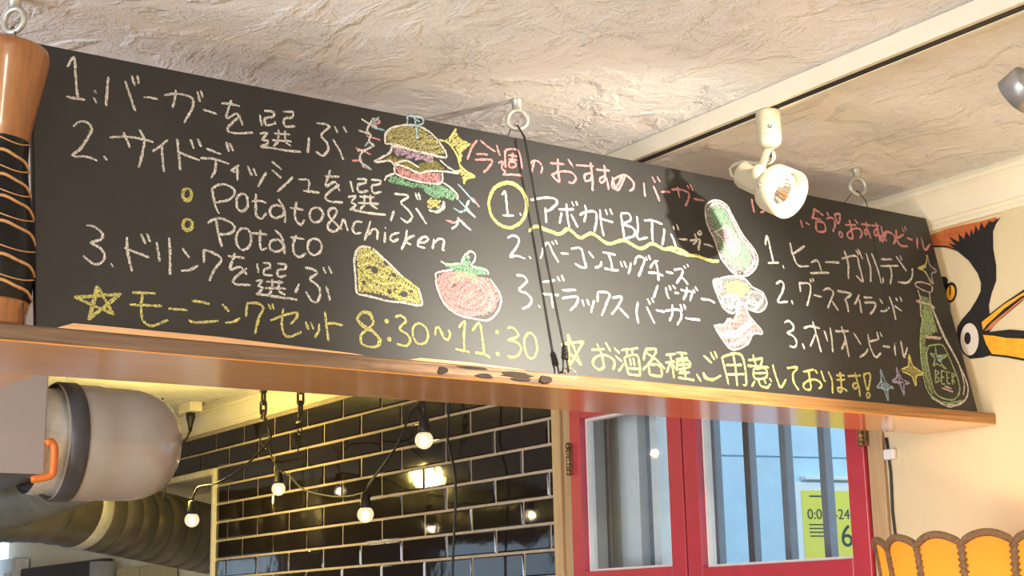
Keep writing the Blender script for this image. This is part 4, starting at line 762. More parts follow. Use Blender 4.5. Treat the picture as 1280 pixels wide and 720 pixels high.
def ribbon(mb, pts, width, d, rnd):
    P = spline([(p[0] / 1000, p[1] / 1000) for p in pts], 0.0035)
    n = len(P)
    if n < 2: return
    vs = []
    for i, p in enumerate(P):
        a = P[max(0, i - 1)]; b_ = P[min(n - 1, i + 1)]
        t_ = (b_ - a)
        if t_.length < 1e-7: t_ = Vector((1, 0))
        t_.normalize()
        nn = Vector((-t_.y, t_.x))
        wd = width * 0.5 * rnd.uniform(0.72, 1.18)
        if i in (0, n - 1): wd *= 0.7
        j = rnd.uniform(-0.0003, 0.0003)
        vs += [bp(*(p + nn * (wd + j)), d), bp(*(p - nn * (wd - j)), d)]
    mb.add(vs, [(2 * i, 2 * i + 1, 2 * i + 3, 2 * i + 2) for i in range(n - 1)])

def inside(x, y, poly):
    c = False; j = len(poly) - 1
    for i in range(len(poly)):
        (xi, yi), (xj, yj) = poly[i], poly[j]
        if (yi > y) != (yj > y) and x < (xj - xi) * (y - yi) / (yj - yi) + xi: c = not c
        j = i
    return c

def hatch(mb, poly, d, rnd, gap=4.8, width=0.0046, ang=0.9):
    """scribbled chalk strokes filling a polygon given in board millimetres"""
    ca, sa = math.cos(ang), math.sin(ang)
    R = [(x * ca + y * sa, -x * sa + y * ca) for x, y in poly]
    y = min(p[1] for p in R) + 1.5
    top = max(p[1] for p in R)
    while y < top:
        xs = []
        for i in range(len(R)):
            (x0, y0), (x1, y1) = R[i], R[(i + 1) % len(R)]
            if (y0 > y) != (y1 > y): xs.append(x0 + (y - y0) * (x1 - x0) / (y1 - y0))
        xs.sort()
        for a, b_ in zip(xs[::2], xs[1::2]):
            if b_ - a < 2: continue
            k = max(1, int((b_ - a) / 12))
            pts = []
            for i in range(k + 1):
                xx = a + (b_ - a) * i / k; yy = y + rnd.uniform(-1.0, 1.0)
                pts.append((xx * ca - yy * sa, xx * sa + yy * ca))
            ribbon(mb, pts, width, d, rnd)
        y += gap * rnd.uniform(0.75, 1.25)

rc = random.Random(21)
for label, col, strokes in LETTERING:
    w = MB()
    for s in strokes:
        xm = sum(p[0] for p in s) / len(s)
        ribbon(w, s, 0.0036 + 0.0012 * xm / 1800, 0.0006, rc)
    o = w.build('chalk_lettering', M['chalk_' + col], board)
    o['label'] = label
for name, label, items in DRAWINGS:
    parent = bpy.data.objects.new('chalk_drawing', None); COL.objects.link(parent)
    parent.empty_display_size = 0.02; parent.location = (0, 0, 0); parent.parent = board
    parent['label'] = label
    d = 0.0005
    for kind, col, data in items:
        w = MB()
        if kind == 'fill':
            for i, p in enumerate(data):
                hatch(w, p, d, rc, ang=rc.uniform(0.5, 1.2))
                hatch(w, p, d + 0.00006, rc, gap=9.0, ang=rc.uniform(-0.6, 0.2))
            w.build('chalk_fill', M['fill_' + col], parent)
        elif kind == 'hole':
            for p in data:
                w.add([bp(x / 1000, y / 1000, d) for x, y in p[:-2]], [tuple(range(len(p) - 2))])
            w.build('bare_patch', M['board'], parent)
        else:
            for s in data:
                ribbon(w, s, 0.0036, d, rc)
            w.build('chalk_outline', M['chalk_' + col], parent)
        d += 0.00022

# ------------------------------------------------------------------ ceiling rings and hanging wires
bolt_labels = ['galvanised ring bolt in the ceiling above the carved vase', 'galvanised ring bolt in the ceiling above the middle of the chalkboard', 'galvanised ring bolt in the ceiling behind the white spotlight']
for i, (y, nd, rx, RR) in enumerate(((-1.845, (0.55, -0.83, 0.0), -1.930, 0.0165), (-1.028, (0.88, -0.47, 0.0), -1.917, 0.0162), (-0.240, (0.95, -0.3, 0.0), -1.900, 0.0165))):
    t = empty('ring_bolt', (rx, y, CEIL), bolt_labels[i], 'ring bolt', 'ring bolts holding the shelf wires')
    zc = CEIL - 0.0185 - RR
    MB().lathe([(0.0105, 0), (0.0105, 0.003), (0.0085, 0.006), (0.0085, 0.018)], (rx, y, CEIL), (0, 0, -1), 20).build('shank', M['zinc'], t)
    MB().torus((rx, y, zc), RR, 0.0042, nd, 32, 12).build('ring', M['zinc'], t)
    zb = zc - RR + 0.004
    hw = empty('hanging_wire', (FX - 0.006, y, SZ1), ['thin dark wire looped on the ring above the carved vase', 'doubled dark wire with a knot, crossing the middle of the chalkboard', 'thin dark wire crossing the right part of the chalkboard'][i], 'wire', 'wires carrying the shelf')
    fx = FX - 0.007
    yb = (-1.845, -1.0185, -0.236)[i]
    def strand(off, r, zend):
        w = MB(); w.tube(spline([(rx, y + off * 0.2, zb + 0.003), (rx + 0.018, y + off, zb - 0.022), (rx + 0.012 + (fx - rx - 0.012) * 0.5, (y + yb) / 2 + off, (zb - 0.022 + zend) * 0.5), (fx, yb + off, zend)], 0.02), r, 8)
        return w
    if i == 1:
        strand(-0.0012, 0.0012, SZ1 + 0.040).build('front_strand', M['wire'], hw)
        strand(0.0014, 0.0009, SZ1 + 0.040).build('front_strand', M['wire'], hw)
        k = MB()
        for j in range(6):
            k.torus((fx, yb + 0.0005, SZ1 + 0.026 + 0.0032 * j), 0.0042 - 0.0002 * j, 0.0020, (0.1, 0.1 * (-1) ** j, 1), 16, 8)
        k.lathe([(0.004, 0), (0.004, 0.02)], (fx, yb + 0.0005, SZ1 + 0.025), (0, 0, 1), 12)
        k.tube([(fx, yb - 0.003, SZ1 + 0.028), (fx + 0.001, yb - 0.004, SZ1 + 0.012), (fx + 0.001, yb - 0.006, SZ1 + 0.002)], 0.0016, 6)
        k.tube([(fx, yb + 0.003, SZ1 + 0.028), (fx + 0.002, yb + 0.004, SZ1 + 0.014), (fx, yb + 0.006, SZ1 + 0.004)], 0.0016, 6)
        k.build('knot', M['wire'], hw)
        q = MB(); q.torus((fx + 0.001, yb + 0.008, SZ1 + 0.001), 0.0105, 0.0016, (0.9, -0.3, 0.3), 24, 8)
        q.build('split_ring', M['chrome'], hw)
    else:
        strand(0.0, 0.0009, SZ1 + 0.001).build('front_strand', M['wire'], hw)
    bx = back_x(y) + 0.004
    w = MB(); w.tube(spline([(rx, y - 0.001, zb + 0.003), (rx - 0.012, y - 0.006, zb - 0.001), (-1.9390, y - 0.008, 2.4190), (bx, y - 0.008, SZ1 + 0.001)], 0.03), 0.0009, 8)
    w.build('back_strand', M['wire'], hw)

# ------------------------------------------------------------------ lighting track and spotlights
TY = -0.697
t = empty('lighting_track', (-1.0, TY, CEIL), 'cream lighting track with a dark slot across the ceiling', 'lighting track')
w = MB()
w.box((-2.4, TY - 0.019, 2.455), (1.6, TY - 0.009, CEIL - 0.0005)); w.box((-2.4, TY + 0.009, 2.455), (1.6, TY + 0.019, CEIL - 0.0005)); w.box((-2.4, TY - 0.009, 2.470), (1.6, TY + 0.009, CEIL - 0.0005))
w.build('rail', M['track'], t, bevel=0.0012)
w = MB().box((-2.4, TY - 0.0092, 2.4562), (1.6, TY + 0.0092, 2.4702))
w.build('slot', M['slot'], t)
w = MB().box((-2.41, TY - 0.020, 2.454), (-2.399, TY + 0.020, CEIL - 0.0005)); w.build('end_cap', M['track'], t, bevel=0.001)

def spotlight(name, label, ax, head, d, mat, k_, lit):
    """track spotlight: adapter under the rail at x=ax, head pivot point, aim direction d"""
    t = empty(name, (ax, TY, 2.455), label, 'spotlight')
    d = Vector(d).normalized()
    q = d.to_track_quat('Z', 'Y')
    hp = Vector(head)
    a = MB()
    a.lathe([(0.0185, 0.0), (0.0195, 0.002), (0.0200, 0.006), (0.0200, 0.046), (0.0188, 0.056), (0.013, 0.062), (0.006, 0.064)], (ax, TY, 2.4545), (0, 0, -1), 28)
    a.build('adapter', mat, t)
    st = MB(); st.lathe([(0.0075, 0), (0.0075, 0.006), (0.0055, 0.007), (0.0055, 0.014)], (ax, TY, 2.392), (0, 0, -1), 16)
    st.build('swivel', M['chrome'], t)
    S_ = lambda pr_: [(r * k_ if r > 0.001 else r, s * k_) for r, s in pr_]
    # rear barrel, front ring, lens
    b_ = MB()
    b_.lathe(S_([(0.020, -0.044), (0.0265, -0.041), (0.0280, -0.036), (0.0280, 0.028), (0.030, 0.034), (0.0450, 0.036), (0.0465, 0.040), (0.0470, 0.085), (0.0445, 0.085), (0.0435, 0.060), (0.0330, 0.058)]), hp, d, 40, cap=False)
    b_.lathe(S_([(0.0001, -0.044), (0.020, -0.044)]), hp, d, 40, cap=False)
    b_.build('lamp_head', mat, t)
    r_ = MB(); r_.lathe(S_([(0.034, 0.058), (0.034, 0.0655), (0.0265, 0.0655), (0.0265, 0.060)]), hp, d, 36, cap=False)
    r_.build('lens_ring', M['led_ring'] if lit else M['white_enamel'], t)
    c_ = MB(); c_.lathe(S_([(0.0265, 0.0625), (0.020, 0.045), (0.012, 0.030), (0.0095, 0.026)]), hp, d, 24, cap=False, smooth=False)
    c_.build('reflector', M['chrome'], t)
    e_ = MB(); e_.lathe(S_([(0.0001, 0.0262), (0.0098, 0.0262)]), hp, d, 24, cap=False)
    e_.build('led_chip', M['led'], t)
    return t, d, hp

SP1 = spotlight('track_spotlight', 'white track spotlight with a lit lens, in front of the chalkboard', -1.675, (-1.7135, -0.689, 2.3475), (0.838, 0.115, -0.529), M['white_enamel'], 0.86, True)
t, d, hp = SP1
# yoke arm, pivot knob, screw, cable loop
w = MB()
arm = [(-1.6690, -0.700, 2.3895), (-1.6665, -0.710, 2.3850), (-1.6690, -0.7155, 2.372), (-1.6755, -0.7165, 2.358), (-1.6840, -0.7160, 2.3475)]
w.tube(spline(arm, 0.006), 0.0080, 12, flat=0.14, up=(0.4, -1, 0.3))
w.build('yoke', M['white_enamel'], t)
w = MB().lathe([(0.0125, -0.008), (0.0132, 0.002), (0.0132, 0.005), (0.0115, 0.007)], (-1.6840, -0.7150, 2.3490), (0.45, -1, -0.1), 24)
w.build('pivot_knob', M['white_enamel'], t)
w = MB().tube(spline([(-1.6740, TY, 2.384), (-1.6665, -0.699, 2.380), (-1.6650, -0.700, 2.371), (-1.6784, -0.700, 2.3655), (-1.7057, -0.699, 2.3735), (-1.7428, -0.699, 2.3845), (-1.7690, -0.697, 2.3815), (-1.7700, -0.694, 2.3705), (-1.7560, -0.692, 2.3640), tuple(hp - d * 0.032 + Vector((0, 0, 0.014)))], 0.006), 0.0034, 10)
w.build('cable', M['white_enamel'], t)
qd = d.to_track_quat('Z', 'Y')
sd = (Vector((0.25, -1, -0.1)) - d * Vector((0.25, -1, -0.1)).dot(d)).normalized()
w = MB().lathe([(0.0045, 0), (0.0045, 0.003), (0.0030, 0.0045)], hp + d * 0.048 * 0.86 + sd * 0.0398, sd, 12)
w.build('screw', M['chrome'], t)
# printed certification marks on the adapter
w = MB()
cdir = (CAM_LOC - Vector((-1.675, TY, 2.42))); cdir.z = 0; cdir.normalize()
def on_adapter(a, z):
    dd = Matrix.Rotation(a, 3, 'Z') @ cdir
    return Vector((-1.675, TY, z)) + dd * 0.02015
for a0 in range(-5, 6):
    a = a0 * 0.10 + 0.12
    p = [on_adapter(a - 0.02, 2.4085), on_adapter(a + 0.02, 2.4085), on_adapter(a + 0.02, 2.4115), on_adapter(a - 0.02, 2.4115)]
    w.add(p, [(0, 1, 2, 3)])
    if a0 % 2 == 0:
        w.add([on_adapter(a - 0.05, 2.4350), on_adapter(a + 0.04, 2.4350), on_adapter(a + 0.04, 2.4362), on_adapter(a - 0.05, 2.4362)], [(0, 1, 2, 3)])
w.add([on_adapter(0.10 + 0.20 * math.cos(k * 0.524), 2.4225 + 0.0042 * math.sin(k * 0.524)) for k in range(12)], [tuple(range(12))])
w.build('printed_marks', M['sign_ink'], t)
lamp('spotlight_beam', 'SPOT', tuple(hp + d * 0.060), 8, (1.0, 0.86, 0.66), 0.02, tuple(hp + d), spot_size=math.radians(70), spot_blend=0.6)

SP2 = spotlight('track_spotlight', 'silver grey spotlight at the right edge, aimed at the chalkboard', -1.035, (-1.146, -0.712, 2.350), (-0.90, -0.05, -0.42), M['grey_enamel'], 0.62, False)
t2, d2, hp2 = SP2
w = MB().tube(spline([(-1.035, TY, 2.386), (-1.06, TY + 0.008, 2.386), (-1.11, TY + 0.008, 2.378), (hp2.x, hp2.y + 0.0195, hp2.z)], 0.006), 0.0105, 12, flat=0.16, up=(0.1, 1, 0.1))
w.build('yoke', M['grey_enamel'], t2)
lamp('spotlight_beam', 'SPOT', tuple(hp2 + d2 * 0.056), 92, (1.0, 0.92, 0.76), 0.012, (-1.85, -0.84, 2.115), spot_size=math.radians(80), spot_blend=0.8)

# ------------------------------------------------------------------ carved vase
VX, VY, VZ = -1.8665, -1.8825, SZ1 + 0.0003
t = empty('carved_vase', (VX, VY, VZ), 'turned wooden vase with a black wavy-lined band, standing at the left end of the shelf', 'vase')
prof = [(0.0, 0.0515), (0.010, 0.0525), (0.017, 0.0518), (0.022, 0.0538), (0.035, 0.056), (0.063, 0.0582), (0.085, 0.0586), (0.108, 0.0576), (0.150, 0.0530), (0.185, 0.0470), (0.208, 0.0448), (0.228, 0.0446), (0.248, 0.0460), (0.278, 0.0515), (0.308, 0.0575), (0.335, 0.0630), (0.350, 0.0655), (0.358, 0.0660), (0.3635, 0.0640)]
def rad(z):
    for (a, ra), (b_, rb) in zip(prof, prof[1:]):
        if a <= z <= b_: return ra + (rb - ra) * (z - a) / (b_ - a)
    return prof[-1][1]
zs = [i * 0.004 for i in range(91)] + [0.3635]
sm = lambda z: sum(rad(max(0, min(0.3635, z + q))) for q in (-0.008, 0, 0.008)) / 3 if 0.03 < z < 0.35 else rad(z)
w = MB()
Z_LO, Z_HI = 0.036, 0.243
w.lathe([(0.0001, 0)] + [(sm(z), z) for z in zs if z <= Z_LO] + [(0.03, Z_LO)], (VX, VY, VZ), (0, 0, 1), 64, cap=False)
w.build('foot', M['vase_wood'], t)
w = MB()
w.lathe([(sm(z), z) for z in zs if z >= Z_HI - 0.004] + [(0.056, 0.3635), (0.052, 0.358), (0.046, 0.33), (0.030, 0.22), (0.0001, 0.2)], (VX, VY, VZ), (0, 0, 1), 64, cap=False)
w.build('body', M['vase_wood'], t)
w = MB().lathe([(sm(z) + 0.0006, z) for z in zs if Z_LO - 0.004 <= z <= Z_HI], (VX, VY, VZ), (0, 0, 1), 64, cap=False)
w.build('black_band', M['black_band'], t)
ca = math.atan2(CAM_LOC.y - VY, CAM_LOC.x - VX)
for zc, thick in ((0.236, 0), (0.212, 1), (0.200, 0), (0.180, 1), (0.168, 0), (0.151, 1), (0.136, 0), (0.118, 1), (0.096, 0), (0.076, 1), (0.060, 0), (0.044, 1)):
    pts = []
    for k in range(96):
        a = 2 * math.pi * k / 96
        ph = a - ca
        if thick:
            z = zc + 0.0065 * math.cos(3 * (ph - 0.42)) * (1 if abs(ph) < 9 else 1) + 0.002 * math.sin(7 * ph)
        else:
            z = zc + 0.0048 * math.cos(3 * (ph + 0.35))
        z = max(Z_LO + 0.002, min(Z_HI - 0.002, z))
        r = sm(z) + 0.0006
        pts.append((VX + r * math.cos(a), VY + r * math.sin(a), VZ + z))
    w = MB().tube(pts, 0.0021 if thick else 0.0009, 8, closed=True, up=(0, 0, 1))
    w.build('carved_line', M['carved_line'], t)

# ------------------------------------------------------------------ bird mural
def wp_(x, y):  # picture-tracing helper already resolved to wall metres
    return x, y
MUR = MURAL_DATA
t = empty('bird_mural', (-1.85, -0.001, 2.2), 'painted mural of a black crested bird with yellow beak, right of the chalkboard', 'mural')
def paint(name, poly, mat, lay):
    y = -0.0006 - 0.0004 * lay
    bm_ = MB().prism([(x, y, z) for x, z in poly], (0, 0.0003, 0))
    o = bm_.build(name, mat, t)
    return o
for nm, mat, lay, poly in MUR:
    paint(nm, poly, M[mat], lay)

# ------------------------------------------------------------------ wall cord on the right
t = empty('wall_cord', (-2.08, -0.004, 1.9), 'black cord held by a white clip on the plaster beside the red window', 'cord')
w = MB().tube(spline([(-2.083, -0.004, 1.998), (-2.082, -0.004, 1.985), (-2.078, -0.004, 1.928), (-2.081, -0.004, 1.847), (-2.078, -0.004, 1.790), (-2.080, -0.004, 1.55), (-2.08, -0.004, 1.2)], 0.03), 0.0028, 8)
w.build('cord', M['wire'], t)
w = MB().box((-2.088, -0.012, 1.952), (-2.060, -0.0005, 1.974)); w.build('cord_clip', M['bead'], t, bevel=0.003)

# ------------------------------------------------------------------ floor lamp with scalloped shade
LX, LY = -1.617, -0.275
t = empty('floor_lamp', (LX, LY, 0.0), 'lamp with a glowing orange scalloped fabric shade, below the shelf end by the wall', 'lamp')
NP = 16; RT = 0.205; A_OFF = math.atan2(CAM_LOC.y - LY, CAM_LOC.x - LX) + math.radians(5.3)
def shade_r(s):  # s: 0 top .. 1 bottom
    return RT * (1.0 - 0.10 * math.sin(min(1, s * 1.6) * math.pi * 0.5) + 0.42 * s ** 2.2)
ZT, ZB = 1.7670, 1.46
ver, fcs = [], []
SUB, ROWS = 10, 14
for j in range(ROWS + 1):
    s = j / ROWS
    for k in range(NP * SUB):
        a = A_OFF + 2 * math.pi * k / (NP * SUB)
        u = (k % SUB) / SUB
        bul = math.sin(math.pi * u)
        ztop = ZT - 0.016 * (1 - bul ** 0.8)
        zbot = ZB - 0.02 * bul
        r = shade_r(s) * (0.972 + 0.028 * bul)
        ver.append((LX + r * math.cos(a), LY + r * math.sin(a), ztop + (zbot - ztop) * s))
nn_ = NP * SUB
for j in range(ROWS):
    for k in range(nn_):
        fcs.append((j * nn_ + k, j * nn_ + (k + 1) % nn_, (j + 1) * nn_ + (k + 1) % nn_, (j + 1) * nn_ + k))
w = MB().add(ver, fcs, 0, True)
w.build('shade', M['silk'], t)
def lift(p, e=0.0015):
    v_ = Vector(p); c_ = Vector((LX, LY, v_.z)); return v_ + (v_ - c_).normalized() * e
w = MB()
top = [lift(ver[k]) for k in range(nn_)]
w.tube(top, 0.0062, 8, closed=True, up=(0, 0, 1), flat=1.0)
w.build('top_braid', M['braid'], t)
w = MB().tube([lift(ver[ROWS * nn_ + k]) for k in range(nn_)], 0.006, 8, closed=True, up=(0, 0, 1))
w.build('bottom_braid', M['braid'], t)
w = MB()
for p_ in range(NP):
    w.tube([lift(ver[j * nn_ + p_ * SUB], 0.002) for j in range(ROWS + 1)], 0.0052, 8)
w.build('rib_braid', M['braid'], t)
w = MB()
for p_ in range(NP):
    for sgn in (-1, 1):
        for j in range(0, 30):
            s = j / 30 * 0.95
            jj = s * ROWS; j0 = int(jj); f_ = jj - j0
            k = (p_ * SUB + sgn) % nn_
            a0, b0 = Vector(ver[j0 * nn_ + p_ * SUB]).lerp(Vector(ver[(j0 + 1) * nn_ + p_ * SUB]), f_), Vector(ver[j0 * nn_ + k]).lerp(Vector(ver[(j0 + 1) * nn_ + k]), f_)
            c0 = lift(a0 + (b0 - a0).normalized() * 0.0066, 0.002)
            w.sphere(c0, 0.0026, 6)
w.build('braid_picots', M['braid'], t)
w = MB().lathe([(0.15, 0), (0.15, 0.015), (0.03, 0.04), (0.014, 0.06), (0.012, 1.42), (0.02, 1.45), (0.02, 1.49)], (LX, LY, 0.0), (0, 0, 1), 32)
w.build('stand', M['lamp_brass'], t)
w = MB()
for k in range(3):
    a = k * 2.094
    w.tube([(LX, LY, 1.49), (LX + 0.6 * RT * math.cos(a), LY + 0.6 * RT * math.sin(a), 1.60), (LX + RT * 0.90 * math.cos(a), LY + RT * 0.90 * math.sin(a), 1.70)], 0.002, 6)
w.build('shade_carrier', M['lamp_brass'], t)
w = MB().sphere((LX, LY, 1.56), 0.03, 16); w.build('bulb', M['filament'], t)
lamp('floor_lamp_light', 'POINT', (LX, LY, 1.63), 4.4, (1.0, 0.73, 0.34), 0.03)

# ------------------------------------------------------------------ string lights
BULBS = [((-4.597, -0.45, 1.987), 'far left'), ((-4.652, -0.118, 2.1015), 'a'), ((-3.748, -0.288, 1.950), 'b'), ((-3.286, -0.375, 2.106), 'c')]
t = empty('string_lights', (-4.0, -0.3, 2.1), 'string of small lit globe bulbs on black cord before the black tiles', 'string lights')
def hang(c): return (c[0], c[1], c[2] + 0.062)
cords = [
    [hang(BULBS[0][0]), (-4.58, -0.44, 2.09), (-4.482, -0.42, 2.096), (-4.40, -0.38, 2.13), (-4.40, -0.30, 2.20), (-4.42, -0.26, 2.245)],
    [(-4.415, -0.275, 2.285), (-4.43, -0.255, 2.250), (-4.60, -0.18, 2.268), (-4.66, -0.15, 2.262), (-4.69, -0.13, 2.22), hang(BULBS[1][0])],
    [(-4.66, -0.15, 2.262), (-4.70, -0.14, 2.292), (-4.76, -0.14, 2.275), (-4.70, -0.14, 2.240)],
    [hang(BULBS[1][0]), (-4.46, -0.17, 2.125), (-4.302, -0.2, 2.068), (-4.088, -0.22, 2.030), (-3.92, -0.25, 2.015), hang(BULBS[2][0])],
    [hang(BULBS[2][0]), (-3.66, -0.32, 2.035), (-3.57, -0.33, 2.072), (-3.484, -0.33, 2.129), (-3.428, -0.33, 2.195), (-3.318, -0.34, 2.235), (-3.20, -0.34, 2.30), (-3.10, -0.34, CEIL)],
    [hang(BULBS[3][0]), (-3.29, -0.374, 2.20), (-3.31, -0.35, 2.236)],
]
w = MB()
for c in cords:
    w.tube(spline(c, 0.02), 0.0032, 8)
w.build('cord', M['wire'], t)
for c, _n in BULBS:
    c = Vector(c)
    MB().lathe([(0.008, 0.062), (0.013, 0.058), (0.014, 0.035), (0.0155, 0.030), (0.0155, 0.018)], c, (0, 0, 1), 20).build('socket', M['wire'], t)
    bl = MB().sphere(c, 0.0235, 20).build('bulb', M['bulb_glass'], t)
    MB().sphere(c + Vector((0, 0, -0.002)), 0.0095, 12, sz=1.4).build('filament', M['filament'], bl)
    lamp('bulb_light', 'POINT', tuple(c), 1.0, (1.0, 0.78, 0.46), 0.012)

# loose cable hanging in front of the tiles
o = MB().tube(spline([(-3.66, -0.09, CEIL - 0.001), (-3.615, -0.09, 2.30), (-3.622, -0.09, 2.156), (-3.594, -0.09, 2.085), (-3.584, -0.09, 1.994), (-3.606, -0.09, 1.774), (-3.62, -0.09, 1.4)], 0.03), 0.0036, 8).build('hanging_cable', M['wire'])
tag(o, 'slack black cable hanging down before the black tiles', 'cable')

# chains
for i, (x, y, zb) in enumerate(((-4.396, -0.300, 2.300), (-4.133, -0.300, 2.268))):
    t = empty('hook_chain', (x, y, CEIL), ['short steel chain below the shelf, left of two, above the globe bulb', 'short steel chain below the shelf, right of two, ending in a shackle'][i], 'chain', 'chains hanging from the kitchen ceiling')
    z = CEIL
    MB().lathe([(0.014, 0), (0.014, 0.004), (0.006, 0.008), (0.006, 0.03)], (x, y, z), (0, 0, -1), 16).build('ceiling_hook', M['chain'], t)
    z -= 0.022; k = 0
    L_ = 0.047
    while z - L_ > zb - 0.012:
        nd = (0.6, -0.8, 0) if k % 2 else (0.8, 0.6, 0)
        q = Vector(nd).normalized()
        side = Vector((0, 0, 1)).cross(q)
        pts = []
        for j in range(20):
            a = 2 * math.pi * j / 20
            pts.append(Vector((x, y, z - L_ / 2)) + side * (0.0095 * math.cos(a)) + Vector((0, 0, 1)) * ((L_ / 2 - 0.008) * (1 if math.sin(a) > 0 else -1) * min(1, abs(math.sin(a)) * 3) + 0.008 * math.sin(a)))
        MB().tube(pts, 0.0042, 8, closed=True, up=tuple(q)).build('link', M['chain'], t)
        z -= L_ - 0.011; k += 1
    s_ = MB()
    s_.tube(spline([(x - 0.012, y, z - 0.026), (x - 0.011, y, z - 0.005), (x, y, z + 0.006), (x + 0.011, y, z - 0.005), (x + 0.012, y, z - 0.026)], 0.006), 0.004, 8)
    s_.tube([(x - 0.022, y, z - 0.026), (x + 0.022, y, z - 0.026)], 0.0048, 8)
    s_.build('shackle', M['chain'], t)
    if i == 1:
        MB().tube(spline([(x, y, z - 0.026), (x + 0.008, y, z - 0.05), (x + 0.004, y, z - 0.066), (x - 0.014, y, z - 0.062), (x - 0.016, y, z - 0.04), (x - 0.014, y, z - 0.12)], 0.008), 0.0022, 8).build('cord_end', M['wire'], t)

# ceiling socket with plug, and drop cable beside the duct
t = empty('ceiling_socket', (-5.37, -0.14, CEIL), 'small ivory ceiling socket with a black plug, beside the duct', 'socket')
MB().box((-5.430, -0.165, 2.448), (-5.315, -0.115, CEIL - 0.0005)).build('socket_box', M['plastic'], t, bevel=0.004)
w = MB().lathe([(0.017, 0), (0.017, 0.02), (0.010, 0.045), (0.006, 0.07)], (-5.37, -0.14, 2.448), (0, 0, -1), 16)
w.tube(spline([(-5.37, -0.14, 2.38), (-5.385, -0.15, 2.345), (-5.45, -0.18, 2.315), (-5.50, -0.22, 2.298), (-5.45, -0.26, 2.285), (-5.30, -0.28, 2.285)], 0.02), 0.004, 8)
w.build('plug_and_lead', M['wire'], t)
t = empty('drop_cable', (-5.306, -0.28, CEIL), 'black drop cable with an inline connector at the end of the duct', 'cable')
w = MB().tube(spline([(-5.306, -0.28, CEIL), (-5.30, -0.28, 2.42), (-5.28, -0.28, 2.345), (-5.262, -0.28, 2.26), (-5.262, -0.28, 2.1)], 0.03), 0.0045, 8); w.build('cable', M['wire'], t)
w = MB().lathe([(0.006, 0), (0.011, 0.015), (0.011, 0.06), (0.006, 0.08)], (-5.289, -0.28, 2.33), (-0.1, 0, 1), 14); w.build('connector', M['wire'], t)

# ------------------------------------------------------------------ hood and ducts
HX = -3.2
t = empty('range_hood', (-3.6, -2.0, 1.97), 'plain grey metal range hood panel behind the left end of the shelf', 'range hood')
w = MB().box((-4.05, -2.75, 1.974), (HX, -1.374, CEIL - 0.002)); w.build('canopy', M['hood'], t, bevel=0.004)
w = MB().box((-4.05, -2.75, 1.966), (HX - 0.004, -1.378, 1.973)); w.build('drip_edge', M['dark_metal'], t)
w = MB().tube(spline([(-3.196, -1.376, 2.040), (-3.196, -1.364, 2.043), (-3.196, -1.357, 2.030), (-3.197, -1.357, 1.99), (-3.20, -1.362, 1.972), (-3.21, -1.40, 1.964)], 0.006), 0.0085, 10); w.build('orange_strap', M['orange'], t)

DZ, DXc = 2.062, -3.335
t = empty('exhaust_duct', (DXc, -1.37, DZ), 'kitchen exhaust duct: beige rounded bell on the hood, ribbed hose and dark spiral pipe', 'duct')
w = MB()
rf = random.Random(5)
w.lathe([(0.118, 0.0), (0.121, 0.02), (0.116, 0.04), (0.122, 0.06), (0.119, 0.085)], (DXc, -1.373, DZ), (0, 1, 0), 48, cap=False)
w.build('foil_collar', M['foil'], t)
w = MB().lathe([(0.1300, 0.055), (0.1335, 0.057), (0.1335, 0.095), (0.130, 0.097)], (DXc, -1.373, DZ), (0, 1, 0), 64, cap=False); w.build('dark_band', M['dark_metal'], t)
w = MB().lathe([(0.1295, 0.050), (0.1305, 0.10), (0.1312, 0.15), (0.1290, 0.156), (0.1285, 0.20), (0.127, 0.24), (0.121, 0.27), (0.110, 0.297), (0.093, 0.318), (0.070, 0.333), (0.04, 0.341), (0.0001, 0.344)], (DXc, -1.373, DZ), (0, 1, 0), 64, cap=False)
w.build('bell', M['duct_beige'], t)

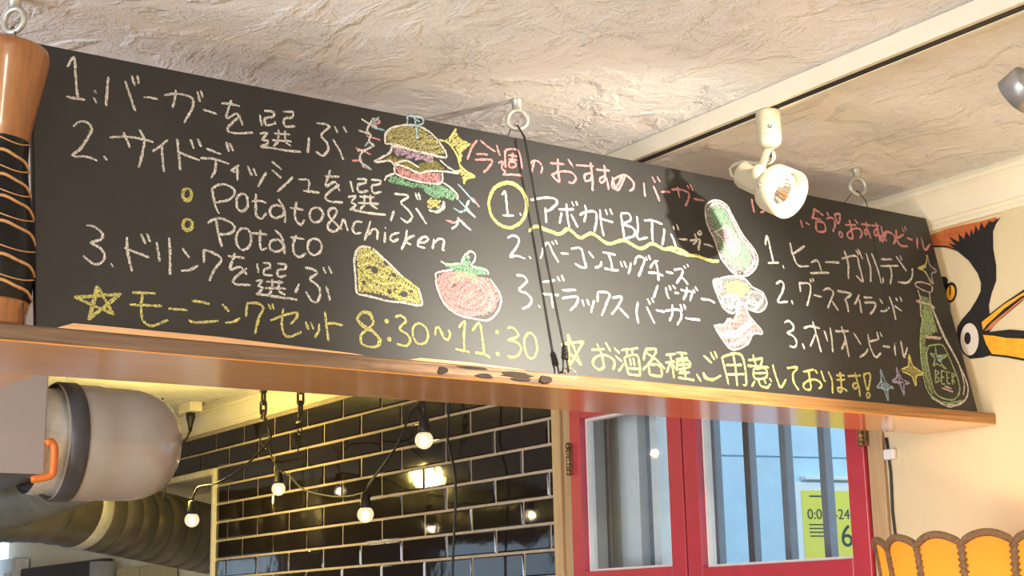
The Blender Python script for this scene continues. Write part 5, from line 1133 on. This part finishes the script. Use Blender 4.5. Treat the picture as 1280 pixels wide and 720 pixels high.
P1 = Vector((-5.55, -0.517, 2.090)); P2 = Vector((-6.001, 0.285, 1.998))
ax = (P2 - P1).normalized(); Ls = (P2 - P1).length
R_ = 0.142
prof = []
s = 0.055
while s < Ls - 0.09:
    prof += [(R_ - 0.004, s), (R_, s + 0.004), (R_, s + 0.083), (R_ - 0.004, s + 0.087)]
    s += 0.091
prof += [(R_, s), (R_, Ls)]
w = MB().lathe(prof, P1, ax, 56, cap=False); w.build('straight_section', M['spiral'], t)
w = MB().lathe([(R_ + 0.001, -0.005), (R_ + 0.004, 0.0), (R_ + 0.004, 0.055), (R_ + 0.001, 0.060)], P1, ax, 56, cap=False); w.build('foil_band', M['foil'], t)
ep = spline([tuple(P1 + ax * 0.01), tuple(P1 - ax * 0.06), tuple(P1 - ax * 0.17 + Vector((0.0, 0.0, -0.005))), tuple(P1 - ax * 0.29 + Vector((0.03, 0.02, -0.02))), (-5.22, -0.93, 2.085), (-5.02, -1.08, 2.06), (-4.90, -1.14, 2.04)], 0.03)
w = MB().tube(ep, [R_ + (0.004 if i % 3 == 0 else 0) - 0.03 * max(0, i - len(ep) * 0.6) / (len(ep) * 0.4) for i in range(len(ep))], 40); w.build('elbow', M['spiral'], t)
fp = spline([(-3.45, -1.13, 2.035), (-3.60, -1.19, 2.005), (-3.90, -1.20, 1.985), (-4.20, -1.19, 1.985), (-4.60, -1.18, 2.0), (-4.95, -1.13, 2.045)], 0.011)
MB().tube(fp, [0.066 + (0.005 if i % 3 == 0 else 0.0) for i in range(len(fp))], 32).build('ribbed_hose', M['flex'], t)

# things seen inside the hatch
t = empty('hatch_window', (-8.7, 0.26, OZ0), 'pale aluminium window frame in the lower left corner', 'window frame')
w = MB()
w.box((-9.08, 0.24, OZ0), (-8.80, 0.29, 2.06)); w.build('frame_panel', M['pale_metal'], t, bevel=0.004)
w = MB().box((-8.76, 0.22, OZ0), (-8.66, 0.29, 2.05)); w.build('post', M['bead'], t, bevel=0.004)
w = MB().box((-8.92, 0.225, 1.90), (-8.85, 0.24, 1.98)); w.build('latch', M['bead'], t, bevel=0.003)
o = MB().box((-8.62, 0.23, OZ0), (-7.33, 0.29, 1.99)).build('dark_cupboard', M['dark_panel'], bevel=0.004)
tag(o, 'dark cupboard front below the spiral duct at the lower left', 'cupboard')
o = MB().lathe([(0.06, 0), (0.06, 0.92)], (-7.22, 0.2, OZ0), (0, 0, 1), 24).build('grey_pipe', M['pale_metal'])
tag(o, 'grey upright pipe under the spiral duct', 'pipe')
o = MB().box((-7.08, 0.22, OZ0), (-6.50, 0.29, 1.93)).box((-6.80, 0.212, OZ0), (-6.785, 0.22, 1.93)).build('beige_cupboard', M['beige_panel'], bevel=0.004)
tag(o, 'beige cupboard front under the spiral duct', 'cupboard')
